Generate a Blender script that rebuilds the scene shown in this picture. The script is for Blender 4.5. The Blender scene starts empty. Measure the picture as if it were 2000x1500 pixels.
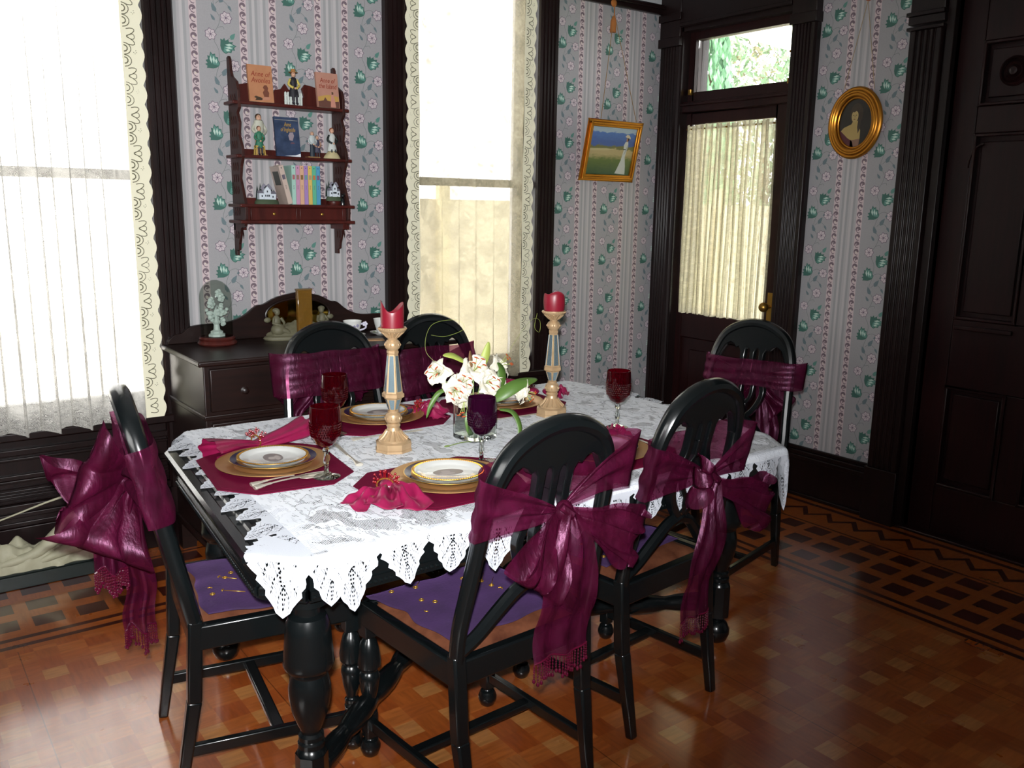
import bpy, bmesh, math, random
from math import sin, cos, pi, radians as rad, sqrt, hypot, atan2, exp, floor as fl
from mathutils import Vector as V, Matrix, noise
S = bpy.context.scene
COL = S.collection
random.seed(7)

# ---------------------------------------------------------------- camera, sky, lights, exposure
cam = bpy.data.objects.new('camera', bpy.data.cameras.new('camera')); COL.objects.link(cam)
cam.data.sensor_width = 36; cam.data.lens = 1722.206/2000*36
cam.data.clip_start = .02; cam.data.clip_end = 200
_r = V((0.80520162, -0.59278178, 0.0161279)); _d = V((-0.10422916, -0.16824801, -0.9802188)); _f = V((0.58376933, 0.78759277, -0.19725872))
cam.matrix_world = Matrix(((_r.x, -_d.x, -_f.x, 0), (_r.y, -_d.y, -_f.y, 0), (_r.z, -_d.z, -_f.z, 1.5), (0, 0, 0, 1)))
S.camera = cam
S.view_settings.view_transform = 'Standard'; S.view_settings.look = 'None'
S.view_settings.exposure = .42; S.view_settings.gamma = 1; S.view_settings.use_curve_mapping = False
W = bpy.data.worlds.new('sky'); S.world = W; W.use_nodes = True
W.node_tree.nodes['Background'].inputs[0].default_value = (1, .995, .97, 1)
W.node_tree.nodes['Background'].inputs[1].default_value = 5.6
def light(name, typ, loc, energy, col=(1, 1, 1), **k):
    d = bpy.data.lights.new(name, typ); d.energy = energy; d.color = col
    o = bpy.data.objects.new(name, d); COL.objects.link(o); o.location = loc
    for a, b in k.items(): setattr(d, a, b)
    return o
# the camera's own flash, a hand's breadth above the lens
fl_o = light('camera_flash', 'SPOT', (-.02, .0, 1.57), 430, (.98, .99, 1), shadow_soft_size=.02, spot_size=rad(83), spot_blend=.9)
fl_o.rotation_euler = (V((1.3, 2.75, 1.38))-V((0, 0, 1.57))).to_track_quat('-Z', 'Y').to_euler()
# sunlight outside, on the garden behind the transom
sun = light('sun', 'SUN', (6, 2, 8), 12, (1, .95, .85), angle=rad(1)); sun.rotation_euler = (rad(-38), rad(-20), 0)

# ---------------------------------------------------------------- helpers
def H(h):
    c = [int(h[i:i+2], 16)/255 for i in (0, 2, 4)]
    return tuple((x/12.92 if x <= .04045 else ((x+.055)/1.055)**2.4) for x in c)+(1,)
class G:
    "small node-graph builder around one Principled material"
    def __init__(s, name):
        s.m = bpy.data.materials.new(name); s.m.use_nodes = True; s.t = s.m.node_tree
        s.b = s.t.nodes['Principled BSDF']; s.o = s.t.nodes['Material Output']
    def n(s, typ, ins={}, **k):
        nd = s.t.nodes.new('ShaderNode'+typ)
        for a, b in k.items(): setattr(nd, a, b)
        for a, b in ins.items(): s.put(nd.inputs[a], b)
        return nd
    def put(s, inp, val):
        if isinstance(val, bpy.types.NodeSocket): s.t.links.new(val, inp)
        else: inp.default_value = val
    def set(s, **k):
        for a, b in k.items(): s.put(s.b.inputs[a.replace('_', ' ')], b)
        return s
    def ma(s, op, a, b=0., c=0., clamp=False):
        nd = s.t.nodes.new('ShaderNodeMath'); nd.operation = op; nd.use_clamp = clamp
        s.put(nd.inputs[0], a); s.put(nd.inputs[1], b); s.put(nd.inputs[2], c); return nd.outputs[0]
    def mix(s, f, a, b):
        nd = s.t.nodes.new('ShaderNodeMix'); nd.data_type = 'RGBA'
        s.put(nd.inputs[0], f); s.put(nd.inputs[6], a); s.put(nd.inputs[7], b); return nd.outputs[2]
    def xyz(s, kind='Object'):
        tc = s.n('TexCoord'); sp = s.n('SeparateXYZ', {0: tc.outputs[kind]}); return tc.outputs[kind], sp.outputs[0], sp.outputs[1], sp.outputs[2]
    def noise(s, vec, scale, detail=3, rough=.5):
        return s.n('TexNoise', {'Vector': vec, 'Scale': scale, 'Detail': detail, 'Roughness': rough}).outputs[0]
    def scale(s, vec, sc):
        return s.n('Mapping', {0: vec, 3: sc}).outputs[0]
    def step(s, x, a, b):
        return s.n('MapRange', {0: x, 1: a, 2: b}).outputs[0]
    def bump(s, h, strength=.3, dist=.002):
        s.put(s.b.inputs['Normal'], s.n('Bump', {'Height': h, 'Strength': strength, 'Distance': dist}).outputs[0]); return s
def simple(name, col, rough=.5, metal=0, **k):
    g = G(name); g.set(Base_Color=H(col) if isinstance(col, str) else col, Roughness=rough, Metallic=metal, **k); return g.m

class MB:
    "collects shapes, builds ONE mesh object"
    def __init__(s): s.v = []; s.f = []; s.mi = []; s.cur = 0; s.uv = {}
    def add(s, vs, fs, uvs=None):
        o = len(s.v); s.v += [tuple(p) for p in vs]
        for f in fs: s.f.append([i+o for i in f]); s.mi.append(s.cur)
        if uvs:
            for i, u in enumerate(uvs): s.uv[o+i] = u
        return s
    def box(s, x0, x1, y0, y1, z0, z1):
        return s.add([(x0,y0,z0),(x1,y0,z0),(x1,y1,z0),(x0,y1,z0),(x0,y0,z1),(x1,y0,z1),(x1,y1,z1),(x0,y1,z1)],
                     [(3,2,1,0),(4,5,6,7),(0,1,5,4),(1,2,6,5),(2,3,7,6),(3,0,4,7)])
    def bar(s, a, b, w, h, up=(0,0,1), w2=None, h2=None):
        a, b = V(a), V(b); d = (b-a).normalized(); x = d.cross(V(up)).normalized(); y = x.cross(d)
        w2 = w2 or w; h2 = h2 or h; vs = []
        for p, ww, hh in ((a, w, h), (b, w2, h2)):
            for i, j in ((-1,-1),(1,-1),(1,1),(-1,1)): vs.append(p+x*ww/2*i+y*hh/2*j)
        return s.add(vs, [(3,2,1,0),(4,5,6,7),(0,1,5,4),(1,2,6,5),(2,3,7,6),(3,0,4,7)])
    def grid(s, fn, nu, nv, cu=False, cv=False, uv=None):
        mu, mv = (nu if cu else nu+1), (nv if cv else nv+1)
        vs = [fn(i/nu, j/nv) for i in range(mu) for j in range(mv)]
        fs = []
        for i in range(nu):
            for j in range(nv):
                a, b = i % mu, (i+1) % mu; c, d = j % mv, (j+1) % mv
                fs.append((a*mv+c, b*mv+c, b*mv+d, a*mv+d))
        return s.add(vs, fs, [uv(i/nu, j/nv) for i in range(mu) for j in range(mv)] if uv else None)
    def lathe(s, prof, n=32, c=(0,0,0), mats=None, sq=1., rot=0.):
        vs = [(c[0]+r*cos(2*pi*i/n+rot), c[1]+r*sq*sin(2*pi*i/n+rot), c[2]+z) for r, z in prof for i in range(n)]
        fs = []; k = len(prof); m0 = s.cur
        for j in range(k-1):
            if mats: s.cur = mats[j]; o = len(s.f)
            q = [(j*n+i, j*n+(i+1) % n, (j+1)*n+(i+1) % n, (j+1)*n+i) for i in range(n)]
            if j == 0: s.add(vs, q); base = len(s.v)-len(vs)
            else:
                for f in q: s.f.append([x+base for x in f]); s.mi.append(s.cur)
        s.cur = m0
        if prof[0][0] > 1e-6: s.f.append([base+i for i in range(n)][::-1]); s.mi.append(mats[0] if mats else s.cur)
        if prof[-1][0] > 1e-6: s.f.append([base+(k-1)*n+i for i in range(n)]); s.mi.append(mats[-1] if mats else s.cur)
        return s
    def tube(s, pts, r, n=8, cap=True, closed=False, up=None, flat=1.):
        pts = [V(p) for p in pts]; k = len(pts); rs = r if isinstance(r, (list, tuple)) else [r]*k
        vs = []; prev = V(up) if up else None
        for i, p in enumerate(pts):
            a = pts[i-1] if (i or closed) else p; b = pts[(i+1) % k] if (i < k-1 or closed) else p
            d = (b-a); d = d.normalized() if d.length > 1e-9 else V((0,0,1))
            if prev is None: prev = V((0,0,1)) if abs(d.z) < .9 else V((1,0,0))
            x = d.cross(prev)
            if x.length < 1e-4: x = d.orthogonal()
            x.normalize(); y = x.cross(d)
            if not up: prev = y
            for q in range(n):
                t = 2*pi*q/n; vs.append(p+x*cos(t)*rs[i]+y*sin(t)*rs[i]*flat)
        fs = [(i*n+q, i*n+(q+1) % n, ((i+1) % k)*n+(q+1) % n, ((i+1) % k)*n+q) for i in range(k if closed else k-1) for q in range(n)]
        if cap and not closed: fs += [tuple(range(n))[::-1], tuple((k-1)*n+q for q in range(n))]
        return s.add(vs, fs)
    def prism(s, poly, w0, w1, fn=lambda u, v, w: (u, v, w)):
        n = len(poly); A = sum(poly[i][0]*poly[(i+1)%n][1]-poly[(i+1)%n][0]*poly[i][1] for i in range(n))
        vs = [fn(u, v, w0) for u, v in poly]+[fn(u, v, w1) for u, v in poly]
        fs = [tuple(range(n)), tuple(range(n, 2*n))[::-1]]+[(i, i+n, (i+1) % n+n, (i+1) % n) for i in range(n)]
        return s.add(vs, fs)
    def ell(s, c, r, n=14, m=9, M=None):
        if not isinstance(r, (list, tuple)): r = (r, r, r)
        def fn(u, v):
            p = V((r[0]*sin(pi*v)*cos(2*pi*u), r[1]*sin(pi*v)*sin(2*pi*u), r[2]*cos(pi*v)))
            return (M @ p if M else p)+V(c)
        return s.grid(fn, n, m, cu=True)
    def poly(s, pts): return s.add(pts, [tuple(range(len(pts)))])
    def build(s, name, mat, parent=None, loc=None, rot=None, smooth=35, bevel=0, solid=0, sub=0, merge=True):
        me = bpy.data.meshes.new(name); me.from_pydata(s.v, [], s.f)
        for m in (mat if isinstance(mat, (list, tuple)) else [mat]): me.materials.append(m)
        me.polygons.foreach_set('material_index', s.mi)
        if s.uv:
            L = me.uv_layers.new(name='UVMap')
            for lp in me.loops: L.data[lp.index].uv = s.uv.get(lp.vertex_index, (0, 0))
        bm = bmesh.new(); bm.from_mesh(me)
        if merge: bmesh.ops.remove_doubles(bm, verts=bm.verts, dist=1e-6)
        bmesh.ops.recalc_face_normals(bm, faces=bm.faces); bm.to_mesh(me); bm.free()
        if smooth:
            me.shade_smooth(); me.set_sharp_from_angle(angle=rad(smooth))
        o = bpy.data.objects.new(name, me); COL.objects.link(o)
        if parent: o.parent = parent
        if loc: o.location = loc
        if rot is not None: o.rotation_euler = (0, 0, rot) if not isinstance(rot, tuple) else rot
        if bevel:
            b = o.modifiers.new('bevel', 'BEVEL'); b.width = bevel; b.segments = 2; b.limit_method = 'ANGLE'; b.angle_limit = rad(50)
        if solid:
            b = o.modifiers.new('solid', 'SOLIDIFY'); b.thickness = solid; b.offset = 0
        if sub:
            b = o.modifiers.new('sub', 'SUBSURF'); b.levels = sub; b.render_levels = sub
        return o
def tag(o, label=None, cat=None, group=None, kind=None):
    if label: o['label'] = label
    if cat: o['category'] = cat
    if group: o['group'] = group
    if kind: o['kind'] = kind
    return o
def thing(name, label, cat, loc=(0,0,0), rot=0, group=None, kind=None):
    o = bpy.data.objects.new(name, None); COL.objects.link(o); o.empty_display_size = .05
    o.location = loc; o.rotation_euler = rot if isinstance(rot, tuple) else (0, 0, rot)
    return tag(o, label, cat, group, kind)
def copy_tree(o, parent=None):
    c = o.copy(); COL.objects.link(c)
    if parent: c.parent = parent
    for ch in list(o.children): copy_tree(ch, c)
    return c
def dup(o, label, loc=None, rot=None):
    c = copy_tree(o); c['label'] = label
    if loc is not None: c.location = loc
    if rot is not None: c.rotation_euler = (0, 0, rot)
    return c
def lerp(a, b, t): return a+(b-a)*t
def spline(pts, n=8, closed=False):
    "Catmull-Rom through pts"
    P = [V(p) for p in pts]; k = len(P); out = []
    for i in range(k if closed else k-1):
        p0 = P[i-1] if (i or closed) else P[0]; p1 = P[i]; p2 = P[(i+1) % k]; p3 = P[(i+2) % k] if (i+2 < k or closed) else P[-1]
        for j in range(n):
            t = j/n; out.append(.5*((2*p1)+(p2-p0)*t+(2*p0-5*p1+4*p2-p3)*t*t+(3*p1-p0-3*p2+p3)*t**3))
    if not closed: out.append(P[-1])
    return out
def text(name, body, size, mat, parent, M, shear=0., ext=.0002, width=None, merge_lines=.85):
    cu = bpy.data.curves.new(name, 'FONT'); cu.body = body; cu.size = size; cu.shear = shear; cu.extrude = ext
    cu.align_x = 'CENTER'; cu.align_y = 'CENTER'; cu.space_line = merge_lines; cu.resolution_u = 3
    t = bpy.data.objects.new('tmp', cu); COL.objects.link(t)
    dg = bpy.context.evaluated_depsgraph_get(); me = bpy.data.meshes.new_from_object(t.evaluated_get(dg))
    bpy.data.objects.remove(t); me.name = name; me.materials.clear(); me.materials.append(mat)
    if width:
        xs = [v.co.x for v in me.vertices]; k = width/(max(xs)-min(xs)); me.transform(Matrix.Diagonal((k, 1, 1, 1)))
    o = bpy.data.objects.new(name, me); COL.objects.link(o); o.parent = parent; o.matrix_local = M; return o
# ---------------------------------------------------------------- materials
def wood(name, a, b, rough=.3, sc=(30, 30, 2.5), coat=.0, bump=.05):
    g = G(name); v, x, y, z = g.xyz()
    n = g.noise(g.scale(v, sc), 1.6, 5, .62); n2 = g.noise(v, 3, 2)
    f = g.ma('ADD', g.ma('MULTIPLY', n, .8), g.ma('MULTIPLY', n2, .35))
    g.set(Base_Color=g.mix(g.step(f, .35, .8), H(a), H(b)), Roughness=g.ma('ADD', rough, g.ma('MULTIPLY', n2, .12)), Coat_Weight=coat, Specular_IOR_Level=.35)
    g.bump(n, bump, .001); return g.m
m_trim = wood('dark_trim_wood', '0e0706', '1e0f0f', .28)
m_door = wood('dark_door_wood', '120506', '2a0d0d', .3)
m_side = wood('sideboard_wood', '0f0807', '24120e', .3, (2.5, 30, 30))
m_shelf = wood('mahogany', '2e0f0c', '54201a', .32, (20, 20, 3))
m_lacq = G('black_lacquer'); m_lacq.set(Base_Color=H('0b0f10'), Roughness=.24, Coat_Weight=.3, Coat_Roughness=.1)
_v, *_ = m_lacq.xyz(); m_lacq.bump(m_lacq.noise(_v, 60, 3), .06, .001); m_lacq = m_lacq.m
m_slip = wood('brown_leather_seat', '4a2618', '7a4a32', .5, (12, 12, 12))
# floor: parquet of small blocks with an inlaid border along the two walls
def floor_mat():
    g = G('parquet'); v, x, y, z = g.xyz()
    P = .155; A = .07
    def cell(c, off):
        t = g.ma('DIVIDE', g.ma('SUBTRACT', c, off), P); i = g.ma('FLOOR', t); f = g.ma('MULTIPLY', g.ma('SUBTRACT', t, i), P)
        s = g.ma('GREATER_THAN', f, A); return i, f, s
    ix, fx, sx = cell(x, 1.74); iy, fy, sy = cell(y, 1.535)
    idv = g.n('CombineXYZ', {0: g.ma('ADD', g.ma('MULTIPLY', ix, 2), sx), 1: g.ma('ADD', g.ma('MULTIPLY', iy, 2), sy), 2: 0.}).outputs[0]
    wn = g.n('TexWhiteNoise', {'Vector': idv}, noise_dimensions='2D').outputs[0]
    big = g.ma('MULTIPLY', sx, sy); small = g.ma('MULTIPLY', g.ma('SUBTRACT', 1, sx), g.ma('SUBTRACT', 1, sy))
    gv = g.n('CombineXYZ', {0: g.ma('MULTIPLY', x, 9.), 1: g.ma('MULTIPLY', y, 60.), 2: wn}).outputs[0]
    gv2 = g.n('CombineXYZ', {0: g.ma('MULTIPLY', x, 60.), 1: g.ma('MULTIPLY', y, 9.), 2: wn}).outputs[0]
    flip = g.ma('GREATER_THAN', wn, .5)
    gr = g.ma('ADD', g.ma('MULTIPLY', g.noise(gv, 1.5, 4), flip), g.ma('MULTIPLY', g.noise(gv2, 1.5, 4), g.ma('SUBTRACT', 1, flip)))
    base = g.mix(wn, H('9a4618'), H('bc6a30'))
    base = g.mix(g.ma('MULTIPLY', small, g.step(wn, .2, .5)), base, H('c08046'))
    base = g.mix(g.ma('MULTIPLY', big, .55), base, H('a45020'))
    base = g.mix(g.step(gr, .3, .9), base, g.mix(.55, base, H('4a200c')))
    # border coordinates
    da = g.ma('SUBTRACT', 3.90, y); db = g.ma('SUBTRACT', 3.772, x); d = g.ma('MINIMUM', da, db)
    side = g.ma('LESS_THAN', da, db); al = g.ma('ADD', g.ma('MULTIPLY', x, side), g.ma('MULTIPLY', y, g.ma('SUBTRACT', 1, side)))
    def band(c, a, b): return g.ma('MULTIPLY', g.ma('GREATER_THAN', c, a), g.ma('LESS_THAN', c, b))
    mod = lambda c, p: g.ma('MODULO', g.ma('ADD', c, p*40), p)
    sq = g.ma('MULTIPLY', band(mod(g.ma('SUBTRACT', d, .155), .152), -1, .09), band(mod(g.ma('SUBTRACT', al, .085), .147), -1, .1))
    sq = g.ma('MULTIPLY', sq, band(d, .15, .57))
    ln = g.ma('ADD', band(d, .605, .63), band(d, .665, .69))
    zz = g.ma('ABSOLUTE', g.ma('SUBTRACT', mod(al, .14), .07)); zg = g.ma('LESS_THAN', g.ma('ABSOLUTE', g.ma('SUBTRACT', g.ma('ADD', g.ma('MULTIPLY', zz, 1.3), -.05), d)), .02)
    zg = g.ma('MULTIPLY', zg, g.ma('LESS_THAN', d, .12)); ln2 = g.ma('ADD', band(d, .125, .137), band(d, -.13, -.1))
    dk = g.ma('ADD', g.ma('ADD', sq, ln), g.ma('ADD', zg, ln2), clamp=True)
    bb = g.mix(g.step(gr, .3, .9), H('a4561e'), H('823c12'))
    bord = g.mix(dk, bb, H('40160e'))
    inb = g.ma('LESS_THAN', d, .72)
    col = g.mix(inb, base, bord)
    seam = g.ma('MULTIPLY', g.ma('LESS_THAN', g.ma('ABSOLUTE', g.ma('SUBTRACT', mod(x, .62), .3)), .0016), g.ma('SUBTRACT', 1, inb))
    g.set(Base_Color=g.mix(g.ma('MULTIPLY', seam, .6), col, H('2c120a')), Roughness=g.ma('ADD', .2, g.ma('MULTIPLY', g.noise(v, 5, 4), .22)), Specular_IOR_Level=.5, Coat_Weight=1., Coat_Roughness=.13, Coat_IOR=1.8)
    g.bump(gr, .04, .001); return g.m
m_floor = floor_mat()
# wallpaper grounds
def paper():
    g = G('wallpaper_ground'); v, x, y, z = g.xyz(); n = g.noise(v, 220, 2)
    g.set(Base_Color=g.mix(n, H('949395'), H('a09ea0')), Roughness=.7); return g.m
m_paper = paper()
m_stripe = [simple('paper_stripe', c, .65) for c in ('a9a6a8', '989899', 'b4b0b1')]
m_scrollbg = simple('paper_border_pink', 'c3b2b4', .65); m_scroll = simple('paper_scroll_mauve', '6f5f68', .65); m_scroll2 = simple('paper_scroll_cream', 'cfc4b4', .65)
m_leafd = simple('paper_leaf_teal', '3a645a', .65); m_leafl = simple('paper_leaf_light', 'b4ccc0', .65); m_leafm = simple('paper_leaf_mid', '55857a', .65)
m_stem = simple('paper_stem_grey', '66706f', .65); m_fl1 = simple('paper_flower_outline', '6a5a6c', .65); m_fl2 = simple('paper_flower_petal', 'c0b4b8', .65); m_bud = simple('paper_leaf_grey', '64757a', .65)
m_white = simple('ceiling_white', 'b9bcbe', .8)
m_plain = simple('plain_plaster', '6a6468', .8)
# textiles
def lace(name, col, pitch, thr, front_v=None, trans=.25):
    g = G(name); tc = g.n('TexCoord'); uv = tc.outputs['UV']; sp = g.n('SeparateXYZ', {0: uv}); u, v = sp.outputs[0], sp.outputs[1]
    k = 2*pi/pitch
    a = g.ma('SINE', g.ma('MULTIPLY', g.ma('ADD', u, v), k*.7)); b = g.ma('SINE', g.ma('MULTIPLY', g.ma('SUBTRACT', u, v), k*.7))
    hole = g.ma('GREATER_THAN', g.ma('MULTIPLY', a, b), .12)
    n = g.noise(uv, 11, 2, .4); m1 = g.ma('GREATER_THAN', n, thr)
    if front_v is not None:   # more openwork towards the hem
        near = g.step(v, front_v[0], front_v[1]); m1 = g.ma('GREATER_THAN', g.ma('ADD', n, g.ma('MULTIPLY', near, .13)), thr)
    dash = g.ma('MULTIPLY', g.ma('GREATER_THAN', g.ma('SINE', g.ma('MULTIPLY', g.ma('ADD', u, g.ma('MULTIPLY', v, .3)), 1100.)), .55), g.ma('GREATER_THAN', g.noise(g.scale(uv, (1, .25, 1)), 90, 1), .57))
    ring = g.ma('LESS_THAN', g.ma('ABSOLUTE', g.ma('SUBTRACT', n, .47)), .008)
    ring = g.ma('MULTIPLY', ring, hole)
    h = g.ma('MAXIMUM', g.ma('MULTIPLY', hole, m1), g.ma('MAXIMUM', g.ma('MULTIPLY', dash, .8), ring))
    weave = g.noise(uv, 340, 2)
    g.set(Base_Color=g.mix(g.step(n, .3, .6), H(col[0]), H(col[1])), Roughness=.85, Alpha=g.ma('SUBTRACT', 1, h))
    g.bump(g.ma('ADD', g.ma('MULTIPLY', weave, .5), g.ma('MULTIPLY', n, .25)), .35, .002); return g.m
m_cloth = lace('white_lace', ('d4d8de', 'e2e5ea'), .0066, .61, (2.0, 1.66))
def leaf_lace():
    g = G('white_lace_leaf'); tc = g.n('TexCoord'); sp = g.n('SeparateXYZ', {0: tc.outputs['UV']}); x = g.ma('FRACT', sp.outputs[0]); y = sp.outputs[1]
    d = g.ma('ABSOLUTE', g.ma('SUBTRACT', x, .5)); s = g.ma('FRACT', g.ma('MULTIPLY', g.ma('SUBTRACT', y, g.ma('MULTIPLY', d, .75)), 4.6))
    vein = g.ma('LESS_THAN', s, .15); dots = g.ma('GREATER_THAN', g.ma('SINE', g.ma('MULTIPLY', d, 95.)), -.1)
    mid = g.ma('MULTIPLY', g.ma('LESS_THAN', g.ma('ABSOLUTE', g.ma('SUBTRACT', d, .035)), .022), g.ma('GREATER_THAN', g.ma('SINE', g.ma('MULTIPLY', y, 120.)), .0))
    dash = g.ma('MULTIPLY', g.ma('GREATER_THAN', g.ma('SINE', g.ma('ADD', g.ma('MULTIPLY', d, 120.), g.ma('MULTIPLY', y, 30.))), .7), g.ma('GREATER_THAN', g.noise(tc.outputs['UV'], 14, 1), .52))
    inner = g.ma('MULTIPLY', g.ma('LESS_THAN', d, .40), g.ma('MULTIPLY', g.ma('LESS_THAN', y, .93), g.ma('GREATER_THAN', y, .36)))
    h = g.ma('MULTIPLY', inner, g.ma('MAXIMUM', g.ma('MAXIMUM', g.ma('MULTIPLY', vein, dots), mid), g.ma('MULTIPLY', dash, .75)))
    g.set(Base_Color=H('c4c8d0'), Roughness=.85, Alpha=g.ma('SUBTRACT', 1, h)); g.bump(g.noise(tc.outputs['UV'], 60, 2), .3, .002); return g.m
m_clothleaf = leaf_lace()
def curtain_mat(name, c1, c2, open_=.30, pitch=.006, patch=10):
    g = G(name); tc = g.n('TexCoord'); uv = tc.outputs['UV']; sp = g.n('SeparateXYZ', {0: uv}); u, v = sp.outputs[0], sp.outputs[1]
    vo = g.n('TexVoronoi', {'Vector': uv, 'Scale': patch}, feature='F1').outputs[0]
    n = g.noise(uv, patch*1.6, 3, .6)
    rosette = g.ma('SINE', g.ma('ADD', g.ma('MULTIPLY', vo, 26.), g.ma('MULTIPLY', n, 22.)))
    fine = g.noise(uv, patch*5., 2, .5)
    wuv = g.n('VectorMath', {0: uv, 1: g.n('TexNoise', {'Vector': uv, 'Scale': patch*2.2, 'Detail': 2.}).outputs[1]}, operation='ADD').outputs[0]
    ed_ = g.n('TexVoronoi', {'Vector': wuv, 'Scale': patch*2.4}, feature='DISTANCE_TO_EDGE').outputs[0]
    dens = g.ma('ADD', g.ma('MULTIPLY', g.step(vo, .55, .25), .45), g.ma('MULTIPLY', g.step(g.ma('ADD', g.ma('MULTIPLY', n, .5), g.ma('MULTIPLY', fine, .5)), .4, .6), .55))
    dens = g.ma('MAXIMUM', g.ma('MULTIPLY', dens, .8), g.step(ed_, .07, .03))
    k = 2*pi/pitch; hole = g.ma('GREATER_THAN', g.ma('MULTIPLY', g.ma('SINE', g.ma('MULTIPLY', u, k)), g.ma('SINE', g.ma('MULTIPLY', v, k))), .1)
    net = g.ma('SUBTRACT', 1, g.ma('MULTIPLY', hole, .5))
    al = g.ma('MULTIPLY', g.ma('ADD', 1-open_, g.ma('MULTIPLY', dens, open_)), g.ma('ADD', g.ma('MULTIPLY', net, g.ma('SUBTRACT', 1, dens)), dens))
    col = g.mix(dens, H(c1), H(c2))
    df = g.n('BsdfDiffuse', {0: col}); tr = g.n('BsdfTranslucent', {0: col}); tp = g.n('BsdfTransparent')
    mx = g.n('MixShader', {0: .42, 1: df.outputs[0], 2: tr.outputs[0]}); m2 = g.n('MixShader', {0: al, 1: tp.outputs[0], 2: mx.outputs[0]})
    g.t.links.new(m2.outputs[0], g.o.inputs[0]); return g.m
m_curt = curtain_mat('ivory_lace_curtain', 'b4b2ac', 'd6d4ce', .36)
m_curt2 = curtain_mat('cream_lace_curtain', '8c8772', 'b6ae98', .22)
m_curtd = curtain_mat('door_sheer', 'd2cbb0', 'e6e0c8', .30, .004, 30)
m_edge = simple('lace_edging', 'e6e2c8', .8); m_edgeline = simple('lace_edging_outline', '6d6a55', .8)
def sheer(name, c1, c2, al=.5):
    g = G(name); v, x, y, z = g.xyz(); n = g.noise(g.scale(v, (9, 9, 4)), 3, 4, .65)
    lw = g.n('LayerWeight', {0: .45}).outputs[1]
    col = g.mix(g.step(n, .35, .75), H(c1), H(c2))
    df = g.n('BsdfDiffuse', {0: col}); tr = g.n('BsdfTranslucent', {0: col}); gl = g.n('BsdfGlossy', {0: H('e0a0c8'), 1: .4}); tp = g.n('BsdfTransparent', {0: H('d9a0bd')})
    bp = g.n('Bump', {'Height': g.noise(g.scale(v, (60, 60, 12)), 2, 4), 'Strength': .5, 'Distance': .004}).outputs[0]
    for q in (df, gl): g.t.links.new(bp, q.inputs['Normal'])
    a = g.n('MixShader', {0: .35, 1: df.outputs[0], 2: tr.outputs[0]}); b = g.n('MixShader', {0: .10, 1: a.outputs[0], 2: gl.outputs[0]})
    al_ = g.ma('ADD', al, g.ma('MULTIPLY', lw, .35), clamp=True)
    c = g.n('MixShader', {0: al_, 1: tp.outputs[0], 2: b.outputs[0]}); g.t.links.new(c.outputs[0], g.o.inputs[0]); return g.m
m_sash = sheer('burgundy_organza', '420820', '6a143e')
m_bead = simple('burgundy_beads', '4a0a22', .2, 0, Coat_Weight=.5)
def satin(name, c1, c2, rough=.3):
    g = G(name); v, x, y, z = g.xyz(); n = g.noise(v, 18, 4, .6)
    g.set(Base_Color=g.mix(n, H(c1), H(c2)), Roughness=rough, Metallic=0., Specular_IOR_Level=(.5 if rough < .5 else .05)); g.bump(g.noise(v, 45, 4), .25, .003); return g.m
m_satin = satin('magenta_satin', '640a2c', '921c4a')
m_mat = satin('burgundy_placemat', '540a26', '6c1032', .7)
def velvet():
    g = G('purple_velvet'); v, x, y, z = g.xyz(); n = g.noise(v, 14, 5, .6)
    g.set(Base_Color=g.mix(n, H('120618'), H('3a1a4e')), Roughness=.85, Sheen_Weight=.25, Sheen_Tint=H('9a6ac0')); g.bump(g.noise(v, 120, 3), .4, .002); return g.m
m_velvet = velvet(); m_gthread = simple('gold_thread', 'd0a040', .35, .8)
# metals, glass, ceramics
m_gold = simple('gilt', 'b57a2a', .3, .85); m_gold2 = simple('bright_gilt', 'd0a24a', .28, .9)
m_charger = simple('gold_charger', 'c0935e', .34, .7)
m_china = simple('white_china', 'd5d6d2', .15, 0, Coat_Weight=.4); m_navy = simple('navy_band', '1c1436', .2); m_cameo = simple('plate_cameo', '7d7370', .3)
m_silver = simple('silver', 'd8d2c4', .38, .7)
m_brass = simple('brass', 'a8823c', .35, .9)
m_candle = G('red_wax'); m_candle.set(Base_Color=H('7d1426'), Roughness=.38, Subsurface_Weight=.25, Subsurface_Scale=.01, Subsurface_Radius=(1, .2, .1)); m_candle = m_candle.m
m_cstick = G('antique_gold_resin'); _v, *_ = m_cstick.xyz(); m_cstick.set(Base_Color=m_cstick.mix(m_cstick.noise(_v, 30, 3), H('937858'), H('c4a680')), Roughness=.36, Metallic=.3); m_cstick = m_cstick.m
m_mirror = simple('mirror', '8fa4ac', .22, .75); m_tintmirror = simple('curtain_tint_mirror', 'b89a40', .08, 1.)  # reflections put into the colours: bluish-grey for the panels, curtain yellow for the oval
def glassy(name, col, rough=.03, tr=1., ior=1.45, shadow=True):
    g = G(name); g.set(Base_Color=H(col), Roughness=rough, Transmission_Weight=tr, IOR=ior); return g.m
m_ruby = glassy('ruby_glass', '8a0a20', .04, .94); m_plum = glassy('plum_glass', '3a0a2c', .06, .7); m_clear = glassy('clear_glass', 'eef4f0', .02)
def pane():
    g = G('window_glass'); gl = g.n('BsdfGlossy', {1: .02}); tp = g.n('BsdfTransparent'); f = g.n('Fresnel', {0: 1.45})
    m = g.n('MixShader', {0: f.outputs[0], 1: tp.outputs[0], 2: gl.outputs[0]}); g.t.links.new(m.outputs[0], g.o.inputs[0]); return g.m
m_pane = pane()
def thin():
    g = G('thin_clear_glass'); gl = g.n('BsdfGlossy', {1: .02}); tp = g.n('BsdfTransparent', {0: H('f2f4f2')}); lw = g.n('LayerWeight', {0: .3}).outputs[1]
    m = g.n('MixShader', {0: g.ma('ADD', .012, g.ma('MULTIPLY', g.ma('POWER', lw, 4.), .35)), 1: tp.outputs[0], 2: gl.outputs[0]}); g.t.links.new(m.outputs[0], g.o.inputs[0]); return g.m
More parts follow.
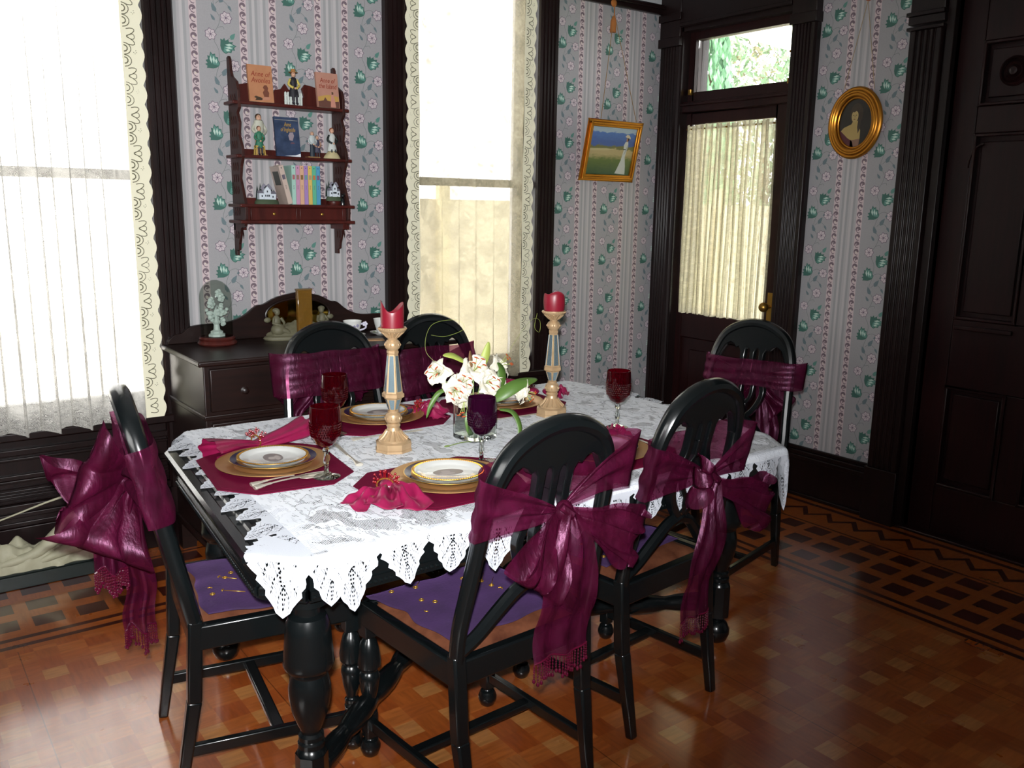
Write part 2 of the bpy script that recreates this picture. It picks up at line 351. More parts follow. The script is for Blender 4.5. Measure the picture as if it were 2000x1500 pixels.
m_thin = thin()
def amber():
    g = G('amber_glass'); gl = g.n('BsdfGlossy', {1: .1}); tp = g.n('BsdfTransparent', {0: H('e0b060')}); df = g.n('BsdfDiffuse', {0: H('8d6a2c')})
    a = g.n('MixShader', {0: .5, 1: tp.outputs[0], 2: df.outputs[0]}); b = g.n('MixShader', {0: .1, 1: a.outputs[0], 2: gl.outputs[0]}); g.t.links.new(b.outputs[0], g.o.inputs[0]); return g.m
m_amber = amber()
m_stone = G('cream_plaster'); _v, *_ = m_stone.xyz(); m_stone.set(Base_Color=m_stone.mix(m_stone.noise(_v, 12, 4), H('8d8a70'), H('c4c0a6')), Roughness=.6); m_stone.bump(m_stone.noise(_v, 30, 4), .4, .006); m_stone = m_stone.m
m_bisque = simple('white_bisque', 'c3cfca', .5); m_dull = simple('aged_ceramic', '5d5a45', .6); m_black = simple('matte_black', '14161a', .6)
m_petal = G('lily_petal'); _v, *_ = m_petal.xyz(); m_petal.set(Base_Color=m_petal.mix(m_petal.noise(_v, 40, 3), H('cfc8b0'), H('e6e2d6')), Roughness=.55); m_petal = m_petal.m
m_leaf = simple('lily_leaf', '4c6a2c', .45); m_budg = simple('lily_bud', '9aa850', .5); m_stam = simple('stamen_orange', 'b04a1c', .6); m_stalk = simple('lily_stalk', '6c8040', .5)
def flat(c, r=.6): return simple('paint_'+c, c, r)
# ---------------------------------------------------------------- the setting
YA, XB, CH = 3.903, 3.972, 3.0          # window wall, door wall, ceiling height
XL, YF = -1.7, -1.7
def struct(o, label, cat): return tag(o, label, cat, None, 'structure')
struct(MB().box(XL, XB+.2, YF, YA+.2, -.1, 0).build('floor', m_floor), 'parquet floor of orange-brown blocks with a dark inlaid border', 'floor')
struct(MB().box(XL, XB+.2, YF, YA+.2, CH, CH+.1).build('ceiling', m_white), 'white ceiling above the dining room', 'ceiling')

def wall_pattern(mb, P, u0, u1, z0, z1, vines):
    """wallpaper printed on the wall: P(u, z, lift); vines = left edges of the vine bands (each .175 wide); the rest follows at .342"""
    MI = dict(paper=0, s0=1, s1=2, s2=3, pink=4, scroll=5, cream=6, ld=7, ll=8, lm=9, stem=10, f1=11, f2=12, bud=13)
    def quad(a, b, lift, mi):
        a, b = max(a, u0), min(b, u1)
        if b-a < .002: return
        mb.cur = MI[mi]; mb.poly([P(a, z0, lift), P(b, z0, lift), P(b, z1, lift), P(a, z1, lift)])
    def shape(pts, lift, mi):
        if min(p[0] for p in pts) < u0 or max(p[0] for p in pts) > u1 or min(p[1] for p in pts) < z0 or max(p[1] for p in pts) > z1: return
        mb.cur = MI[mi]; mb.poly([P(u, z, lift) for u, z in pts])
    def ribbon(pts, w, lift, mi):
        for (a, b), (c, d) in zip(pts[:-1], pts[1:]):
            L = hypot(c-a, d-b) or 1; nx, nz = -(d-b)/L*w/2, (c-a)/L*w/2
            shape([(a-nx, b-nz), (c-nx, d-nz), (c+nx, d+nz), (a+nx, b+nz)], lift, mi)
    K = .00053      # metres per unit of the drawn repeat
    for vx in vines:
        # scroll borders each side of the vine, stripes beyond
        for sx in (vx-.034, vx+.177):
            quad(sx, sx+.032, .0003, 'pink')
            if sx < u0-.005 or sx+.032 > u1+.005: continue
            z = z0+.004; k = 0
            while z < z1-.036:
                cx = sx+.016; cz = z+.018
                c1 = [(cx+.0138*cos(t)*1.0, cz+.0138*sin(t)) for t in [rad(-10+i*250/9) for i in range(10)]]
                c2 = [(cx-.002+.0058*cos(t), cz-.004+.0068*sin(t)) for t in [rad(240-i*240/9) for i in range(10)]]
                shape(c1+c2, .0005, 'scroll')
                shape([(cx-.011, cz-.006), (cx-.004, cz-.017), (cx+.006, cz-.020), (cx+.011, cz-.014), (cx+.004, cz-.0155), (cx-.004, cz-.012)], .0006, 'scroll')
                shape([(cx+.001+.004*cos(t), cz-.004+.004*sin(t)) for t in [i*pi/3 for i in range(6)]], .0006, 'cream' if k % 2 else 'scroll')
                z += .036; k += 1
        a, b = vx+.209, vx+.308
        for i, c in enumerate(['s0', 's1', 's2', 's1', 's0', 's2', 's1', 's0']):
            w = (b-a)/8; quad(a+i*w, a+(i+1)*w, .0002, c)
        # vine
        rep = .293; j0 = int((z0)/rep)-1
        for j in range(j0, int(z1/rep)+2):
            def T(x, y): return (vx+.002+(x-1545)*K, j*rep+.16-(y-490)*K*.98)
            def bigleaf(x, y, ang, s):
                ca, sa = cos(ang), sin(ang)
                def L(px, py): return T(x+s*(px*ca-py*sa), y+s*(px*sa+py*ca))
                out = [(-56, -18), (-62, -34), (-42, -34), (-34, -54), (-20, -36), (-2, -56), (10, -38), (40, -50), (38, -32), (76, -30), (60, -10), (72, 8), (50, 16), (50, 38), (26, 44), (10, 62), (-14, 58), (-34, 42), (-48, 18)]
                shape([L(*p) for p in out], .0006, 'ld')
                shape([L(px*.86-2, py*.86+2) for px, py in out[8:17]+[(-16, 10)]], .0007, 'lm')
                for q in ((-14, -4, 46, -26), (-8, 14, 50, 0), (-4, 32, 36, 26)):
                    shape([L(q[0], q[1]), L((q[0]+q[2])/2, (q[1]+q[3])/2-11), L(q[2], q[3]), L((q[0]+q[2])/2, (q[1]+q[3])/2+9)], .0009, 'll')
            def leaf(x, y, ang, l, w, mi):
                ca, sa = cos(ang), sin(ang)
                o = [(0, 0), (.25*l, -w), (.6*l, -.8*w), (l, 0), (.6*l, .6*w), (.25*l, .8*w)]
                shape([T(x+p*ca-q*sa, y+p*sa+q*ca) for p, q in o], .0006, mi)
            def flower(x, y, r):
                def pet(rr, ph): return [T(x+rr*(1+.13*cos(7*t+ph))*cos(t), y+rr*(1+.13*cos(7*t+ph))*sin(t)) for t in [i*2*pi/35 for i in range(35)]]
                shape(pet(r, 0), .0006, 'f1'); shape(pet(r*.88, 0), .0008, 'f2')
                for i in range(7):
                    t = i*2*pi/7+.2; ribbon([T(x+r*.15*cos(t), y+r*.15*sin(t)), T(x+r*.62*cos(t+.12), y+r*.62*sin(t+.12))], .0018, .001, 'f1')
                shape([T(x+r*.17*cos(t), y+r*.17*sin(t)) for t in [i*pi/4 for i in range(8)]], .0011, 'f1')
            def line(pts): ribbon([tuple(p[:2]) for p in spline([(*T(*p), 0) for p in pts], 3)], .0017, .0005, 'stem')
            line([(1670, 590), (1700, 650), (1700, 720), (1690, 790), (1672, 850), (1690, 910), (1718, 960), (1708, 1020), (1672, 1085), (1670, 1155)])
            line([(1690, 860), (1720, 835), (1760, 838), (1790, 865)]); line([(1700, 745), (1750, 726), (1800, 745)]); line([(1700, 1040), (1740, 1030), (1750, 1050)])
            line([(1770, 570), (1800, 540), (1830, 510)])
            bigleaf(1765, 612, .3, 1.0); bigleaf(1645, 748, -1.35, .98)
            leaf(1800, 560, -.95, 65, 20, 'lm'); leaf(1722, 850, -1.0, 80, 22, 'bud'); leaf(1690, 925, -2.0, 78, 20, 'bud'); leaf(1680, 990, -2.2, 58, 13, 'bud'); leaf(1788, 862, 1.0, 55, 12, 'bud')
            leaf(1790, 755, 2.6, 30, 14, 'bud')
            flower(1822, 762, 44); flower(1768, 960, 46); flower(1640, 1098, 43)
WP = [m_paper]+m_stripe+[m_scrollbg, m_scroll, m_scroll2, m_leafd, m_leafl, m_leafm, m_stem, m_fl1, m_fl2, m_bud, m_white, m_plain]
# window wall
mb = MB(); W1, W2, WZ0, WZ1 = (.21, 1.01), (2.235, 3.005), .60, 2.75
def wa(x0, x1, z0, z1, mi=0):
    mb.cur = mi; mb.box(x0, x1, YA, YA+.2, z0, z1)
wa(XL, W1[0], 0, 2.63); wa(W1[0], W1[1], 0, WZ0); wa(W1[1], W2[0], 0, 2.63); wa(W2[0], W2[1], 0, WZ0); wa(W2[1], XB+.2, 0, 2.63)
for x0, x1, z0 in ((XL, W1[0], 2.63), (W1[0], W1[1], WZ1), (W1[1], W2[0], 2.63), (W2[0], W2[1], WZ1), (W2[1], XB+.2, 2.63)): wa(x0, x1, z0, CH, 14)
PA = lambda u, z, l: (u, YA-l, z)
wall_pattern(mb, PA, 1.12, 2.11, .1, 2.63, [1.239, 1.239+.343, 1.239+.686])
wall_pattern(mb, PA, 1.12, 1.21, .1, 2.63, [1.239-.343])
wall_pattern(mb, PA, 3.13, XB-.001, .1, 2.63, [3.138, 3.480, 3.822-.003])
struct(mb.build('wall_back', WP, smooth=0, merge=False), 'back wall with two windows in floral striped wallpaper', 'wall')
# door wall
mb = MB(); D1, D2 = (2.975, 3.74), (1.25, 2.135)
def wb(y0, y1, z0, z1, mi=0): mb.cur = mi; mb.box(XB, XB+.2, y0, y1, z0, z1)
wb(D1[1], YA, 0, 2.8); wb(D1[0], D1[1], 2.5, 2.8); wb(D2[1], D1[0], 0, 2.8); wb(D2[0], D2[1], 2.5, 2.8); wb(YF, D2[0], 0, 2.8)
wb(YF, YA, 2.8, CH, 14)
PB = lambda u, z, l: (XB-l, u, z)
PBm = lambda u, z, l: (XB-l, 5.2-u, z)      # read from left to right
wall_pattern(mb, PBm, 5.2-2.86, 5.2-2.32, .1, 2.6, [5.2-2.852, 5.2-2.510, 5.2-2.168])
struct(mb.build('wall_right', WP, smooth=0, merge=False), 'right wall with two dark doors in floral striped wallpaper', 'wall')
mb = MB(); mb.box(XL-.2, XL, YF, .1, 0, CH); mb.box(XL-.2, XL, 1.6, YA+.2, 0, CH); mb.box(XL-.2, XL, .1, 1.6, 0, 1.35); mb.box(XL-.2, XL, .1, 1.6, 2.4, CH)  # opening added out of view, sized for daylight on the door wall
struct(mb.build('wall_left', m_plain, smooth=0), 'left wall of the dining room, outside the picture', 'wall')
struct(MB().box(XL-.2, XB+.2, YF-.2, YF, 0, CH).build('wall_front', m_plain, smooth=0), 'wall behind the camera', 'wall')

def fluted(mb, P, u0, u1, z0, z1, depth=.04, flutes=4, block=.0):
    "fluted casing board; P(u, out, z)"
    w = u1-u0; prof = [(u0, 0), (u0, depth*.75), (u0+.008, depth)]
    a, b = u0+w*.2, u1-w*.2; fw = (b-a)/(flutes*2-1)
    for i in range(flutes):
        c = a+i*2*fw; prof += [(c, depth), (c+fw*.25, depth-.007), (c+fw*.75, depth-.007), (c+fw, depth)]
    prof += [(u1-.008, depth), (u1, depth*.75), (u1, 0)]
    mb.prism(prof, z0, z1, lambda u, v, w_: P(u, v, w_))
PAo = lambda u, o, z: (u, YA-o, z)
PBo = lambda u, o, z: (XB-o, u, z)
def rect(mb, P, u0, u1, o0, o1, z0, z1):
    mb.add([P(u0,o0,z0),P(u1,o0,z0),P(u1,o1,z0),P(u0,o1,z0),P(u0,o0,z1),P(u1,o0,z1),P(u1,o1,z1),P(u0,o1,z1)], [(3,2,1,0),(4,5,6,7),(0,1,5,4),(1,2,6,5),(2,3,7,6),(3,0,4,7)])
def window(nm, x0, x1, c0, c1, rail, label):
    w = thing(nm, label, 'window', (0, 0, 0), 0, None, 'structure')
    for a, b in ((c0, x0), (x1, c1)):
        m = MB(); fluted(m, PAo, a, b, .0, 2.60, .042); rect(m, PAo, a-.004, b+.004, 0, .05, 0, .27); rect(m, PAo, a-.004, b+.004, 0, .055, 2.60, 2.64)
        rect(m, PAo, a, b, 0, .045, 2.64, 2.80); m.build('casing', m_trim, w)
    m = MB(); rect(m, PAo, c0, c1, 0, .05, 2.80, 2.95); rect(m, PAo, c0-.01, c1+.01, 0, .065, 2.95, 2.985); m.build('head_casing', m_trim, w)
    m = MB()
    for a, b in ((x0, x0+.045), (x1-.045, x1)): rect(m, PAo, a, b, -.12, -.07, WZ0, WZ1)
    rect(m, PAo, x0, x1, -.12, -.07, WZ0, WZ0+.08); rect(m, PAo, x0, x1, -.12, -.07, WZ1-.06, WZ1); rect(m, PAo, x0, x1, -.125, -.05, rail-.02, rail+.02)
    m.build('sash_frame', m_trim, w, bevel=.004)
    m = MB(); rect(m, PAo, x0+.045, x1-.045, -.096, -.094, WZ0+.08, rail-.02); rect(m, PAo, x0+.045, x1-.045, -.096, -.094, rail+.02, WZ1-.06); m.build('glass_pane', m_pane, w)
    m = MB(); rect(m, PAo, c0-.02, c1+.02, -.1, .07, WZ0-.035, WZ0); m.build('sill', m_trim, w, bevel=.006)
    m = MB(); rect(m, PAo, x0, x1, 0, .015, .0, WZ0-.035)
    for z, h, o in ((.50, .025, .04), (.475, .012, .03), (.40, .02, .035), (.385, .012, .028), (.27, .03, .045), (.24, .02, .03), (.0, .2, .03), (.2, .02, .022)): rect(m, PAo, x0, x1, 0, o, z, z+h)
    for i in range(6): rect(m, PAo, x0, x1, 0, .022+.002*(i % 2), .30+i*.012, .306+i*.012)
    m.build('apron_panel', m_trim, w, bevel=.003)
    return w
window('window_1', W1[0], W1[1], .09, 1.132, 1.603, 'tall sash window behind the left lace curtain')
window('window_2', W2[0], W2[1], 2.098, 3.142, 1.62, 'tall sash window behind the middle lace curtain')
# picture rail and baseboards
m = MB(); rect(m, PAo, 1.136, 2.094, 0, .03, 2.605, 2.66); rect(m, PAo, 3.146, XB, 0, .03, 2.605, 2.66); rect(m, PAo, 3.146, XB, .03, .045, 2.63, 2.652)
struct(m.build('trim_1', m_trim, bevel=.004), 'dark picture rail at the top of the window wall', 'picture rail')
def base(mb, P, u0, u1):
    rect(mb, P, u0, u1, 0, .022, 0, .2); rect(mb, P, u0, u1, 0, .034, .2, .225); rect(mb, P, u0, u1, 0, .028, .225, .25); rect(mb, P, u0, u1, 0, .016, .25, .27); rect(mb, P, u0, u1, .02, .036, 0, .02)
m = MB(); base(m, PBo, 2.335, 2.83); struct(m.build('baseboard_right', m_trim, bevel=.004), 'tall dark baseboard between the two doors', 'baseboard')
m = MB(); base(m, PAo, 1.136, 2.094); base(m, PAo, 3.146, XB-.045); struct(m.build('baseboard_back', m_trim, bevel=.004), 'tall dark baseboard below the window wall paper', 'baseboard')

# door with curtained glass and transom
d = thing('door_1', 'dark half-glazed door with a transom window in the corner', 'door', kind='structure')
for a, b in ((2.83, 2.975), (3.735, 3.893)):
    m = MB(); fluted(m, PBo, a, b, .27, 2.42, .045, 5); rect(m, PBo, a-.003, b+.003, 0, .055, 0, .27); rect(m, PBo, a-.006, b+.006, 0, .058, 2.42, 2.47); rect(m, PBo, a, b, 0, .05, 2.47, 2.56)
    rect(m, PBo, a-.008, b+.006, 0, .062, 2.56, 2.60); rect(m, PBo, a, b, 0, .05, 2.60, 2.72); m.build('casing', m_trim, d, bevel=.003)
m = MB(); rect(m, PBo, 2.975, 3.735, 0, .045, 2.52, 2.72); rect(m, PBo, 2.82, 3.9, 0, .07, 2.72, 2.78); rect(m, PBo, 2.975, 3.735, .045, .06, 2.52, 2.54); m.build('head_casing', m_trim, d, bevel=.004)
GL = (3.016, 3.685)
m = MB()
for a, b in ((2.975, GL[0]), (GL[1], 3.735)): rect(m, PBo, a, b, -.09, -.03, 2.11, 2.52)
rect(m, PBo, GL[0], GL[1], -.09, -.03, 2.11, 2.165); rect(m, PBo, GL[0], GL[1], -.09, -.03, 2.452, 2.52); m.build('transom_frame', m_door, d, bevel=.004)
m = MB(); rect(m, PBo, *GL, -.062, -.058, 2.165, 2.452); m.build('transom_pane', m_pane, d)
m = MB(); rect(m, PBo, 3.0, 3.02, -.03, -.01, 2.15, 2.175); rect(m, PBo, 3.0, 3.012, -.03, .0, 2.30, 2.31); rect(m, PBo, 3.69, 3.705, -.03, -.01, 2.15, 2.18); m.build('transom_latch', m_brass, d)
m = MB(); rect(m, PBo, 2.975, 3.735, -.1, .01, 2.05, 2.11); rect(m, PBo, 2.975, 3.735, .01, .03, 2.085, 2.1); m.build('transom_bar', m_door, d, bevel=.004)
m = MB(); rect(m, PBo, 3.725, 3.745, -.19, .03, 0, 2.53); rect(m, PBo, 2.965, 2.982, -.19, .03, 0, 2.53); rect(m, PBo, 2.965, 3.745, -.19, .03, 2.495, 2.53); m.build('jamb', m_trim, d)
m = MB(); lf = (2.98, 3.73)
for a, b in ((lf[0], 3.085), (3.685, lf[1])): rect(m, PBo, a, b, -.075, -.03, .01, 2.05)
for a, b in ((.01, .2), (.74, .89), (1.985, 2.05)): rect(m, PBo, 3.085, 3.685, -.075, -.03, a, b)
rect(m, PBo, 3.085, 3.685, -.065, -.045, .2, .74); rect(m, PBo, 3.16, 3.61, -.05, -.034, .27, .67); m.build('door_leaf', m_door, d, bevel=.005)
m = MB(); rect(m, PBo, 3.085, 3.685, -.055, -.051, .89, 1.985); m.build('door_pane', m_pane, d)
m = MB(); rect(m, PBo, 3.015, 3.055, -.03, -.025, .88, 1.06); m.ell(PBo(3.035, .03, .985), .027); m.tube([PBo(3.035, -.03, .985), PBo(3.035, .02, .985)], .01); m.build('door_knob', m_brass, d)
# panelled dark door at the right edge
d = thing('door_2', 'dark panelled door with a turned rosette at the right edge', 'door', kind='structure')
m = MB(); fluted(m, PBo, 2.175, 2.335, .27, 2.30, .05, 4); rect(m, PBo, 2.17, 2.34, 0, .058, 0, .27); rect(m, PBo, 2.17, 2.343, 0, .06, 2.30, 2.315); rect(m, PBo, 2.17, 2.339, 0, .055, 2.325, 2.36); rect(m, PBo, 2.17, 2.346, 0, .066, 2.36, 2.378); rect(m, PBo, 2.175, 2.335, 0, .05, 2.37, 2.52)
m.build('casing', m_trim, d, bevel=.003)
m = MB(); fluted(m, PBo, 1.09, 1.25, .0, 2.52, .05, 4); m.build('casing', m_trim, d, bevel=.003)
m = MB(); rect(m, PBo, 1.09, 2.335, 0, .05, 2.52, 2.7); rect(m, PBo, 1.07, 2.355, 0, .07, 2.7, 2.75); m.build('head_casing', m_trim, d, bevel=.003)
m = MB()
for o, a in ((.03, 2.135), (.02, 2.15)): rect(m, PBo, a, a+.04, -.08, o, 0, 2.5)
rect(m, PBo, 1.25, 2.175, -.08, .02, 2.46, 2.52); m.build('jamb', m_trim, d, bevel=.004)
m = MB(); rect(m, PBo, 1.25, 2.17, -.19, .035, 0, .014); m.build('threshold', m_door, d, bevel=.004)
m = MB(); y0, y1 = 1.25, 2.14; rect(m, PBo, y0, y1, -.085, -.06, 0, 2.5)
st = .105
for a, b in ((y0, y0+st), (y1-st-.01, y1)): rect(m, PBo, a, b, -.06, -.03, .01, 2.46)
for a, b in ((.01, .24), (.72, 1.03), (1.845, 1.96), (2.23, 2.46)): rect(m, PBo, y0+st, y1-st-.01, -.06, -.03, a, b)
for a, b in ((.24, .72), (1.03, 1.845), (1.96, 2.23)): rect(m, PBo, 1.655, 1.755, -.06, -.03, a, b)
for a, b in ((1.755, y1-st-.01), (y0+st, 1.655)):
    for z0, z1 in ((.24, .72), (1.03, 1.845), (1.96, 2.23)):
        rect(m, PBo, a+.03, b-.03, -.06, -.042, z0+.035, z1-.035)
        for q in ((a, b, z0, z0+.014), (a, b, z1-.014, z1), (a, a+.014, z0, z1), (b-.014, b, z0, z1)): rect(m, PBo, q[0], q[1], -.06, -.022, q[2], q[3])
rect(m, PBo, 1.76, y1-st-.02, -.03, -.012, .985, 1.005)
m.build('door_leaf', m_door, d, bevel=.004)
for yy in (1.89, 1.52):
    m = MB(); m.lathe([(.0, .0), (.062, .0), (.062, .008), (.052, .016), (.046, .008), (.036, .018), (.026, .01), (.016, .022), (0, .026)], 28)
    o = m.build('rosette', m_door, d, (XB+.042, yy, 2.095), (0, rad(-90), 0))
for yy in (1.8, 1.98):
    m = MB(); pts = [V((XB+.03, yy+.06*cos(t)*(1 if yy > 1.9 else -1), 1.80-.10*(1-sin(t)))) for t in [i*pi/20 for i in range(11)]]
    m.tube(pts, .006, 6); m.lathe([(0, 0), (.018, 0), (.016, .008), (.006, .01), (0, .014)], 14)
    for i in range(len(m.v)-70, len(m.v)): pass
    m.build('carved_scroll', m_door, d)

# the garden outside
struct(MB().box(-14, 24, YA+.25, 24, -.25, -.2).build('ground', simple('pale_ground', 'dcd8d0', .9)), 'pale sunlit ground outside the windows', 'ground')  # ground kept pale to brighten the lower half of the left window
struct(MB().box(XB+.25, 24, -8, YA+.25, -.25, -.2).build('ground', simple('garden_grass', '93a070', .9)), 'sunlit garden ground beyond the corner door', 'ground')
def tree(name, label, cat, x, y, h, r, cols, seed, shape='round', n=700):
    rr = random.Random(seed); t = thing(name, label, cat, (x, y, -.2))
    m = MB(); m.tube([(0, 0, 0), (.05, 0, h*.4), (0, .05, h*.7)], [.14, .1, .05], 8); m.build('trunk', flat('5a4632', .9), t)
    mats = [simple('foliage', c, .8) for c in cols]; m = MB()
    for i in range(n):
        u = rr.random()*2*pi; q = rr.random(); z = h*(.12+.88*q)
        rad_ = r*(1-q)**.7*1.1 if shape == 'cone' else r*sqrt(max(.02, 1-(2*q-1)**2))
        rho = rad_*sqrt(rr.uniform(.3, 1)); c = V((rho*cos(u), rho*sin(u), z)); s = rr.uniform(.05, .13); m.cur = rr.randrange(len(cols))
        ax = V((rr.gauss(0, 1), rr.gauss(0, 1), rr.gauss(0, 1))).normalized(); b = ax.orthogonal().normalized(); d_ = ax.cross(b)
        if shape == 'cone': b = V((0, 0, 1)); d_ = V((cos(u+1), sin(u+1), 0))
        m.poly([c-b*s, c+d_*s*.4, c+b*s, c-d_*s*.4])
    m.build('crown', mats, t, smooth=0, merge=False); return t
tree('cypress', 'bright green upright evergreen seen at the left of the transom', 'tree', 11.6, 10.25, 5.6, .55, ['5c8c66', '74a87c', '466e50'], 1, 'cone', 2600)
tree('garden_tree', 'pale green loose tree filling the middle of the transom', 'tree', 14.5, 11.4, 5.6, 1.5, ['7f947c', '64805f', 'a0b298'], 2, n=4500)
tree('garden_tree', 'darker brownish tree behind the pale one in the transom', 'tree', 17.5, 14.7, 5.8, 1.5, ['6c6a54', '84805e', '5e6a50'], 3, n=3500)
p = thing('porch', 'white porch beam and post outside the transom', 'porch')
m = MB(); m.bar((4.4, 4.90, 3.03), (10.0, 5.81, 3.03), .12, .16); m.build('beam', flat('e8e6dc', .6), p)
m = MB(); m.box(4.62, 4.70, 4.285, 4.375, -.2, 2.95); m.build('post', flat('c7b49c', .6), p)
m = MB(); m.box(9.84, 9.96, 5.73, 5.85, -.2, 2.95); m.build('post', flat('e8e6dc', .6), p)
f = thing('cream_backdrop', 'cream boarded backdrop added outside to tone the middle window', 'fence', (0, 6.2, -.2))  # added boards that keep the middle window's lower half cream
m = MB(); m.box(2.6, 11, 0, .06, 0, 1.75); m.build('board_panel', flat('c6bda6', .8), f)
for i in range(8):
    m = MB(); x = 2.7+i*1.1; m.box(x, x+.1, -.06, 0, 0, 1.9); m.build('post', flat('c0b594', .8), f)
# ---------------------------------------------------------------- curtains
def lace_curtain(name, label, x0, x1, y, z0, z1, ed, mat, wl, group, seed, amp=.028, scal_left=False):
    t = thing(name, label, 'curtain', (0, 0, 0), 0, group)
    rr = random.Random(seed); ph = [rr.uniform(0, 6) for _ in range(6)]
    def yo(x, q):      # q: 0 bottom .. 1 top
        a = amp*(1-.55*q)
        env = min(1, max(0, (x1-ed-x)/.06))*min(1, max(0, (x-x0-.02)/.05)) if not scal_left else min(1, max(0, (x1-ed-x)/.06))*min(1, max(0, (x-x0-ed)/.05))
        return -a*env*(.65*sin(2*pi*x/wl+ph[0]+.5*q)+.35*sin(2*pi*x/(wl*1.7)+ph[1]-.8*q)+.35)
    xa, xb = (x0+ed if scal_left else x0), x1-ed
    m = MB(); hem = lambda x: z0-.02*max(0, sin(2*pi*x/wl+ph[0]))*.9
    fw = lambda u: min(1, 8*u*(1-u)); m.grid(lambda u, v: (lerp(xa, xb, u)+fw(u)*(.15 if wl < .2 else .09)*wl*(.55+.45*(1-v))*sin(4*pi*lerp(xa, xb, u)/wl+ph[2]+.6*v), y+yo(lerp(xa, xb, u), v)*1, lerp(hem(lerp(xa, xb, u)), z1, v)), 150, 24, uv=lambda u, v: (lerp(xa, xb, u)*1.25, v*(z1-z0)))
    m.build('panel', mat, t, smooth=180)
    for side in ((-1, 1) if scal_left else (1,)):
        m = MB(); nz = int((z1-z0)/.012); e0 = xb if side > 0 else xa
        def ex(z): return e0+side*(ed-.013+.013*abs(sin(pi*z/.075)))
        m.grid(lambda u, v: (lerp(e0, ex(lerp(z0, z1, v)), u), y-.001+.004*sin(lerp(z0, z1, v)*9), lerp(z0, z1, v)), 2, nz)
        o = m.build('scalloped_edging', m_edge, t, smooth=180)
        m = MB(); z = z0+.05
        while z < z1-.1:
            X = lambda a: e0+side*a
            for sgn in (-1, 1):   # three-petalled flower
                m.tube([(X(.02+.03*sin(q)), y-.0045, z+sgn*(.002+.026*(1-cos(q))/2+.010*sin(q))) for q in [i*pi/7 for i in range(8)]], .0016, 4)
            m.tube([(X(.02+.030*sin(q/2)), y-.0045, z+.010*sin(q)) for q in [i*2*pi/9 for i in range(10)]], .0014, 4)
            for k in range(2):
                zz = z+.04+k*.045
                m.tube([(X(.008+.026*sin(q)), y-.0045, zz+.022*(1-cos(q))-.005) for q in [i*pi/7 for i in range(8)]], .0016, 4)
                m.tube([(X(.008+.013*sin(q)), y-.0045, zz+.006+.012*(1-cos(q))) for q in [i*pi/5 for i in range(6)]], .0022, 4)
            for a, b in ((.045, .055), (.05, .06), (.04, .06), (.048, .067)): m.ell((X(a+.004), y-.004, z+b+.03), .0016, 5, 4)
            z += .148
        m.build('edging_outline', m_edgeline, o)
    m = MB(); m.tube([(x0-.03, y+.005, z1-.01), (x1+.03, y+.005, z1-.01)], .008, 10); m.build('curtain_rod', m_brass, t)
    return t
lace_curtain('lace_curtain', 'white lace curtain with scalloped edge at the far left window', .12, 1.003, 3.835, .598, 2.72, .085, m_curt, .115, 'lace window curtains', 3)
lace_curtain('lace_curtain', 'cream lace curtain scalloped on both sides in the middle window', 2.185, 2.965, 3.835, .60, 2.72, .075, m_curt2, .21, 'lace window curtains', 5, .018, True)
t = thing('door_curtain', 'gathered cream sheer curtain over the glass of the corner door', 'curtain')
rr = random.Random(4)
for a, b in ((3.385, 3.68), (3.068, 3.392)):
    ph = rr.uniform(0, 6); m = MB()
    m.grid(lambda u, v: (XB-.004+.013*sin(u*52+ph+.6*v)+.008*sin(u*21-v)-.004*(v > .96)*sin(u*140), lerp(b, a, u)+.010*sin(u*104+ph)+.004*sin(v*5+u*9), lerp(.895, 1.975, v)+.004*sin(u*60)), 90, 20, uv=lambda u, v: (lerp(a, b, u), v*1.07))
    m.build('panel', m_curtd, t, smooth=180)
m = MB(); m.tube([PBo(3.07, -.002, 1.955), PBo(3.69, -.002, 1.955)], .005, 8); m.build('curtain_rod', m_brass, t)

# ---------------------------------------------------------------- dining table
ZT = .76
TP = [(.688, 2.689), (.596, 1.764), (.70, 1.66), (2.31, 1.66), (2.40, 1.80), (2.51, 2.64), (2.42, 2.872), (.81, 2.872)]
def inset(poly, d):
    n = len(poly); out = []
    for i in range(n):
        p0, p1, p2 = V(poly[i-1]), V(poly[i]), V(poly[(i+1) % n]); e1 = (p1-p0).normalized(); e2 = (p2-p1).normalized()
        n1 = V((-e1.y, e1.x)); n2 = V((-e2.y, e2.x)); b = (n1+n2); b = b/b.dot(n1); out.append(tuple(p1+b*d))
    return out
tb = thing('dining_table', 'long black octagonal dining table on turned bulbous legs', 'table', (1.55, 2.27, 0))
off = lambda p: (p[0]-1.55, p[1]-2.27)
m = MB(); prof = [(.012, .735), (.0, .742), (.0, .752), (.008, .7595), (.03, .76), (.035, .7565), (.05, .7565), (.055, .76), (.066, .76), (.07, .757), (.085, .757), (.09, .76)]
rings = [[(*off(p), z) for p in inset(TP, d)] for d, z in [(.02, .735)]+prof]
vs = [p for r in rings for p in r]; n = len(TP)
m.add(vs, [(j*n+i, j*n+(i+1) % n, (j+1)*n+(i+1) % n, (j+1)*n+i) for j in range(len(rings)-1) for i in range(n)]+[tuple(range(n))[::-1], tuple((len(rings)-1)*n+i for i in range(n))])
m.build('tabletop', m_lacq, tb, smooth=25)
ap = inset(TP, .045)
